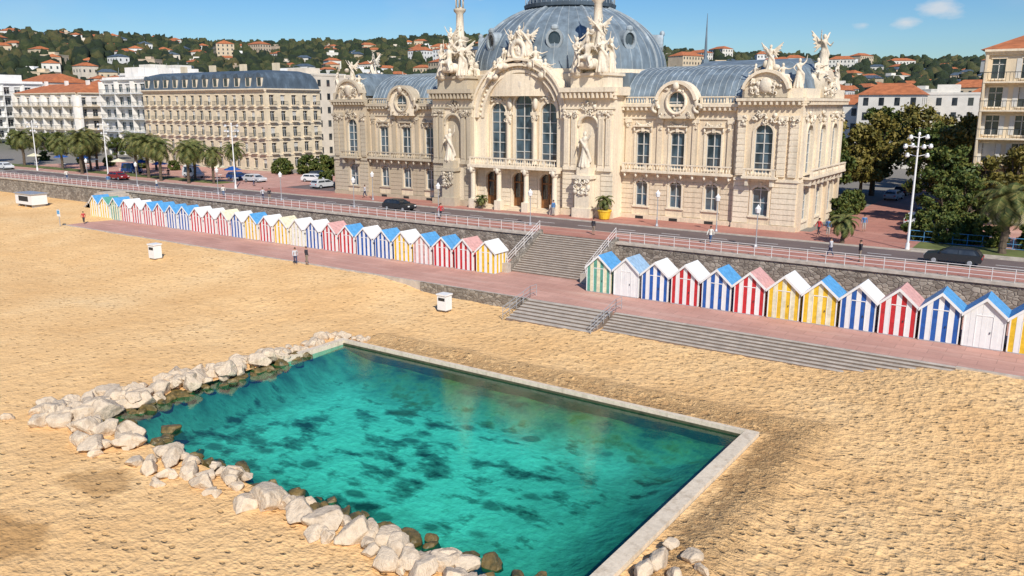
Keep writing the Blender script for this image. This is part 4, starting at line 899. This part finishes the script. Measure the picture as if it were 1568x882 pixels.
for a in[(-70,75.9,0,0),(-8,76,pi,0),(-99,90,1.5,1),(-98,96,1.5,0),(-98,102,1.5,3),(-116,90,0,1),(-122,91,0,2),(-11.8,94,1.5,2),(-14.5,99,1.55,3),(-14.5,105,1.55,0),(-108,96,.2,3),(-112,101,.2,0),(-104,104,.3,1),(-140,79.5,0,4),(-182,79.4,0,3),(-21.3,124,1.5,1),(-21.3,131,1.5,0)]: car(*a)
car(-132,89,0,3,4.1,True); car(-150,88,.1,2,4.1,True)
def parasol(x,y,c):
    mb=MB(); mb.cyl((0,0,0),(0,0,2.4),.03,.03,6,'white'); mb.lathe(0,0,[(1.5,2.05),(1.45,2.1),(.7,2.4),(.05,2.65)],8,c); mb.box(-.3,.3,-.3,.3,0,.08,'grey')
    mb.cyl((.9,0,.0),(.9,0,.7),.03,.03,6,'grey'); mb.cyl((.9,0,.7),(.9,0,.74),.4,.4,10,'white'); mb.out('cafe_parasol',None,False,(x,y,4.12))
for i in range(10): parasol(-118-i*7.5+R.uniform(-1,1),88.5+R.uniform(-1.5,2),['blue','cream','white','blue'][i%4])
def cabinet(x,y,z,s=1):
    mb=MB(); mb.box(-.4*s,.4*s,-.35*s,.35*s,.08,1.15*s,'white'); mb.box(-.46*s,.46*s,-.41*s,.41*s,1.152*s,1.25*s,'white'); mb.box(-.3*s,.3*s,-.36*s,-.352*s,.75*s,.98*s,'dark'); mb.box(-.35*s,.35*s,-.3*s,.3*s,0,.08,'grey'); mb.out('litter_bin',None,False,(x,y,z))
cabinet(-81.5,49.5,.7,1.3); cabinet(-42.7,51.5,.1,1.15)
mb=MB(); mb.box(-2.6,2.6,-1.2,1.2,.5,2.1,'white'); mb.box(-2.75,2.75,-1.35,1.35,2.102,2.25,'grey'); mb.box(-1.5,1.5,-1.22,-1.202,1.0,1.8,'dark'); [mb.box(a-.1,a+.1,-1,1,0,.5,'grey') for a in(-2.2,0,2.2)]; mb.out('lifeguard_cabin',None,False,(-137,63,1.1))
mb=MB(); mb.cyl((0,0,0),(0,0,2.4),.05,.05,6,'grey'); mb.box(-.4,.4,-.06,-.03,1.4,2.3,'white'); mb.box(-.33,.33,-.066,-.061,1.7,2.2,'lblue'); mb.out('beach_sign',None,False,(-112.5,55,.9))
# people
def personmat(i,shirt,pants,skin=(.45,.26,.17),hair=(.05,.03,.02)):
    m,nt,b=newmat('person_clothes_%d'%i); tc=nt.nodes.new('ShaderNodeTexCoord'); sx=nt.nodes.new('ShaderNodeSeparateXYZ'); nt.links.new(tc.outputs['Object'],sx.inputs[0])
    r=nt.nodes.new('ShaderNodeValToRGB'); r.color_ramp.interpolation='CONSTANT'; el=r.color_ramp.elements
    st_=[(0,(.03,.03,.03)),(.05,skin),(.12,pants),(.53,shirt),(.835,skin),(.925,hair)]
    while len(el)<len(st_): el.new(.5)
    for e,(p,c) in zip(el,st_): e.position=p; e.color=(*c,1)
    nt.links.new(mathn(nt,'DIVIDE',sx.outputs[2],1.8),r.inputs[0]); nt.links.new(r.outputs[0],b.inputs['Base Color']); b.inputs['Roughness'].default_value=.8; return m
pmats=[personmat(0,(.5,.5,.52),(.04,.05,.1)),personmat(1,(.03,.03,.04),(.25,.2,.15)),personmat(2,(.5,.05,.05),(.03,.03,.04)),personmat(3,(.08,.2,.4),(.4,.38,.33)),personmat(4,(.7,.68,.6),(.05,.1,.2))]
walk=body([((-.27,-.12,1.2),(-.24,-.28,.98)),((.27,.12,1.2),(.27,.1,.95))],[((-.1,.06,.5),(-.1,.3,.12)),((.1,-.18,.52),(.1,-.26,.07))])
stnd=body([((-.26,.02,1.2),(-.28,-.05,.93)),((.26,.02,1.2),(.28,-.05,.93))],[((-.1,-.01,.5),(-.11,.03,.07)),((.1,-.01,.5),(.12,.03,.07))])
pmes=[]
for i,mt in enumerate(pmats):
    pmes.append(fuse('person_walk_%d'%i,walk if i%2==0 else stnd,.022,mt,2))
for i,(x,y,z) in enumerate([(-65.2,54.9,.92),(-64.3,55.6,.97),(-21,84,4.12),(-20.2,84.4,4.12),(-100,72,4.12),(-92,72.5,4.12),(-91,72.8,4.12),(-60,72,4.12),(-51,82,4.12),(-28,73,4.12),(-17,72.5,4.12),(-14.5,72,4.12),(-112,58,1.0),(-130,72,4.12),(-118,73,4.12),(-83,83,4.12),(-40,72,4.12),(-66,84,4.12),(-18,90,4.12),(-145,73,4.12),(-110,85,4.1),(-135,86,4.1)]):
    inst(pmes[i%5],'person',(x,y,z),R.uniform(0,6.28),R.uniform(.94,1.04))
# ------------------------------------------------------------ light, sky, camera
s=Vector((.76,-.65,0)).normalized(); el=math.radians(40); sd=Vector((s.x*math.cos(el),s.y*math.cos(el),math.sin(el)))
L=bpy.data.lights.new('sun','SUN'); L.energy=5.0; L.angle=math.radians(.5); L.color=(1,.95,.865)
lo=bpy.data.objects.new('sun',L); lo.rotation_euler=sd.to_track_quat('Z','Y').to_euler(); lo.location=(20,-40,80); scene.collection.objects.link(lo)
w=bpy.data.worlds.new('World'); scene.world=w; w.use_nodes=True; nt=w.node_tree; bg=nt.nodes['Background']
sk=nt.nodes.new('ShaderNodeTexSky'); sk.sky_type='NISHITA'; sk.sun_disc=False; sk.sun_elevation=el; sk.sun_rotation=math.atan2(s.x,s.y); sk.air_density=1.1; sk.dust_density=.2; sk.ozone_density=3.0
tc=nt.nodes.new('ShaderNodeTexCoord'); mp=nt.nodes.new('ShaderNodeMapping'); mp.inputs['Scale'].default_value=(1,1,2.5); nt.links.new(tc.outputs['Generated'],mp.inputs[0])
f=noi(nt,mp.outputs[0],16,6,.62); f0=noi(nt,mp.outputs[0],3.5,4,.6)
cd=None
for (px_,py_,pz_,rr_) in ((-.138,.985,.097,.020),(-.175,.98,.085,.012),(-.215,.972,.083,.009),(-.60,.79,.125,.02)):
    vd=nt.nodes.new('ShaderNodeVectorMath'); vd.operation='DISTANCE'; nt.links.new(mp.outputs[0],vd.inputs[0]); vd.inputs[1].default_value=(px_,py_,pz_*2.5)
    q_=mathn(nt,'SUBTRACT',1.0,mathn(nt,'DIVIDE',vd.outputs['Value'],rr_*1.6)); cd=q_ if cd is None else mathn(nt,'MAXIMUM',cd,q_)
cd=mathn(nt,'ADD',mathn(nt,'MAXIMUM',cd,-.6),mathn(nt,'MULTIPLY',mathn(nt,'SUBTRACT',f,.5),2.6))
cl=mathn(nt,'MAXIMUM',ramp(nt,cd,[(.15,(0,0,0)),(.9,(1,1,1))]),mathn(nt,'MULTIPLY',ramp(nt,f0,[(.55,(0,0,0)),(.85,(1,1,1))]),.35))
hs=nt.nodes.new('ShaderNodeHueSaturation'); hs.inputs['Saturation'].default_value=1.35; nt.links.new(sk.outputs[0],hs.inputs['Color'])
nt.links.new(mixc(nt,mathn(nt,'MULTIPLY',cl,.75),mixc(nt,1.0,hs.outputs[0],(.62,.78,.99),'MULTIPLY'),(6.8,7.0,7.3)),bg.inputs[0]); bg.inputs[1].default_value=.105
cam=bpy.data.cameras.new('camera'); cam.lens=36*1250/1568; cam.sensor_width=36; cam.clip_end=12000; cam.clip_start=.1
co=bpy.data.objects.new('camera',cam); co.location=(0,0,17); co.rotation_euler=(math.radians(90)-math.atan(281/1250),0,math.radians(34.8)); scene.collection.objects.link(co); scene.camera=co
scene.view_settings.view_transform='Standard'; scene.view_settings.look='None'; scene.view_settings.exposure=0
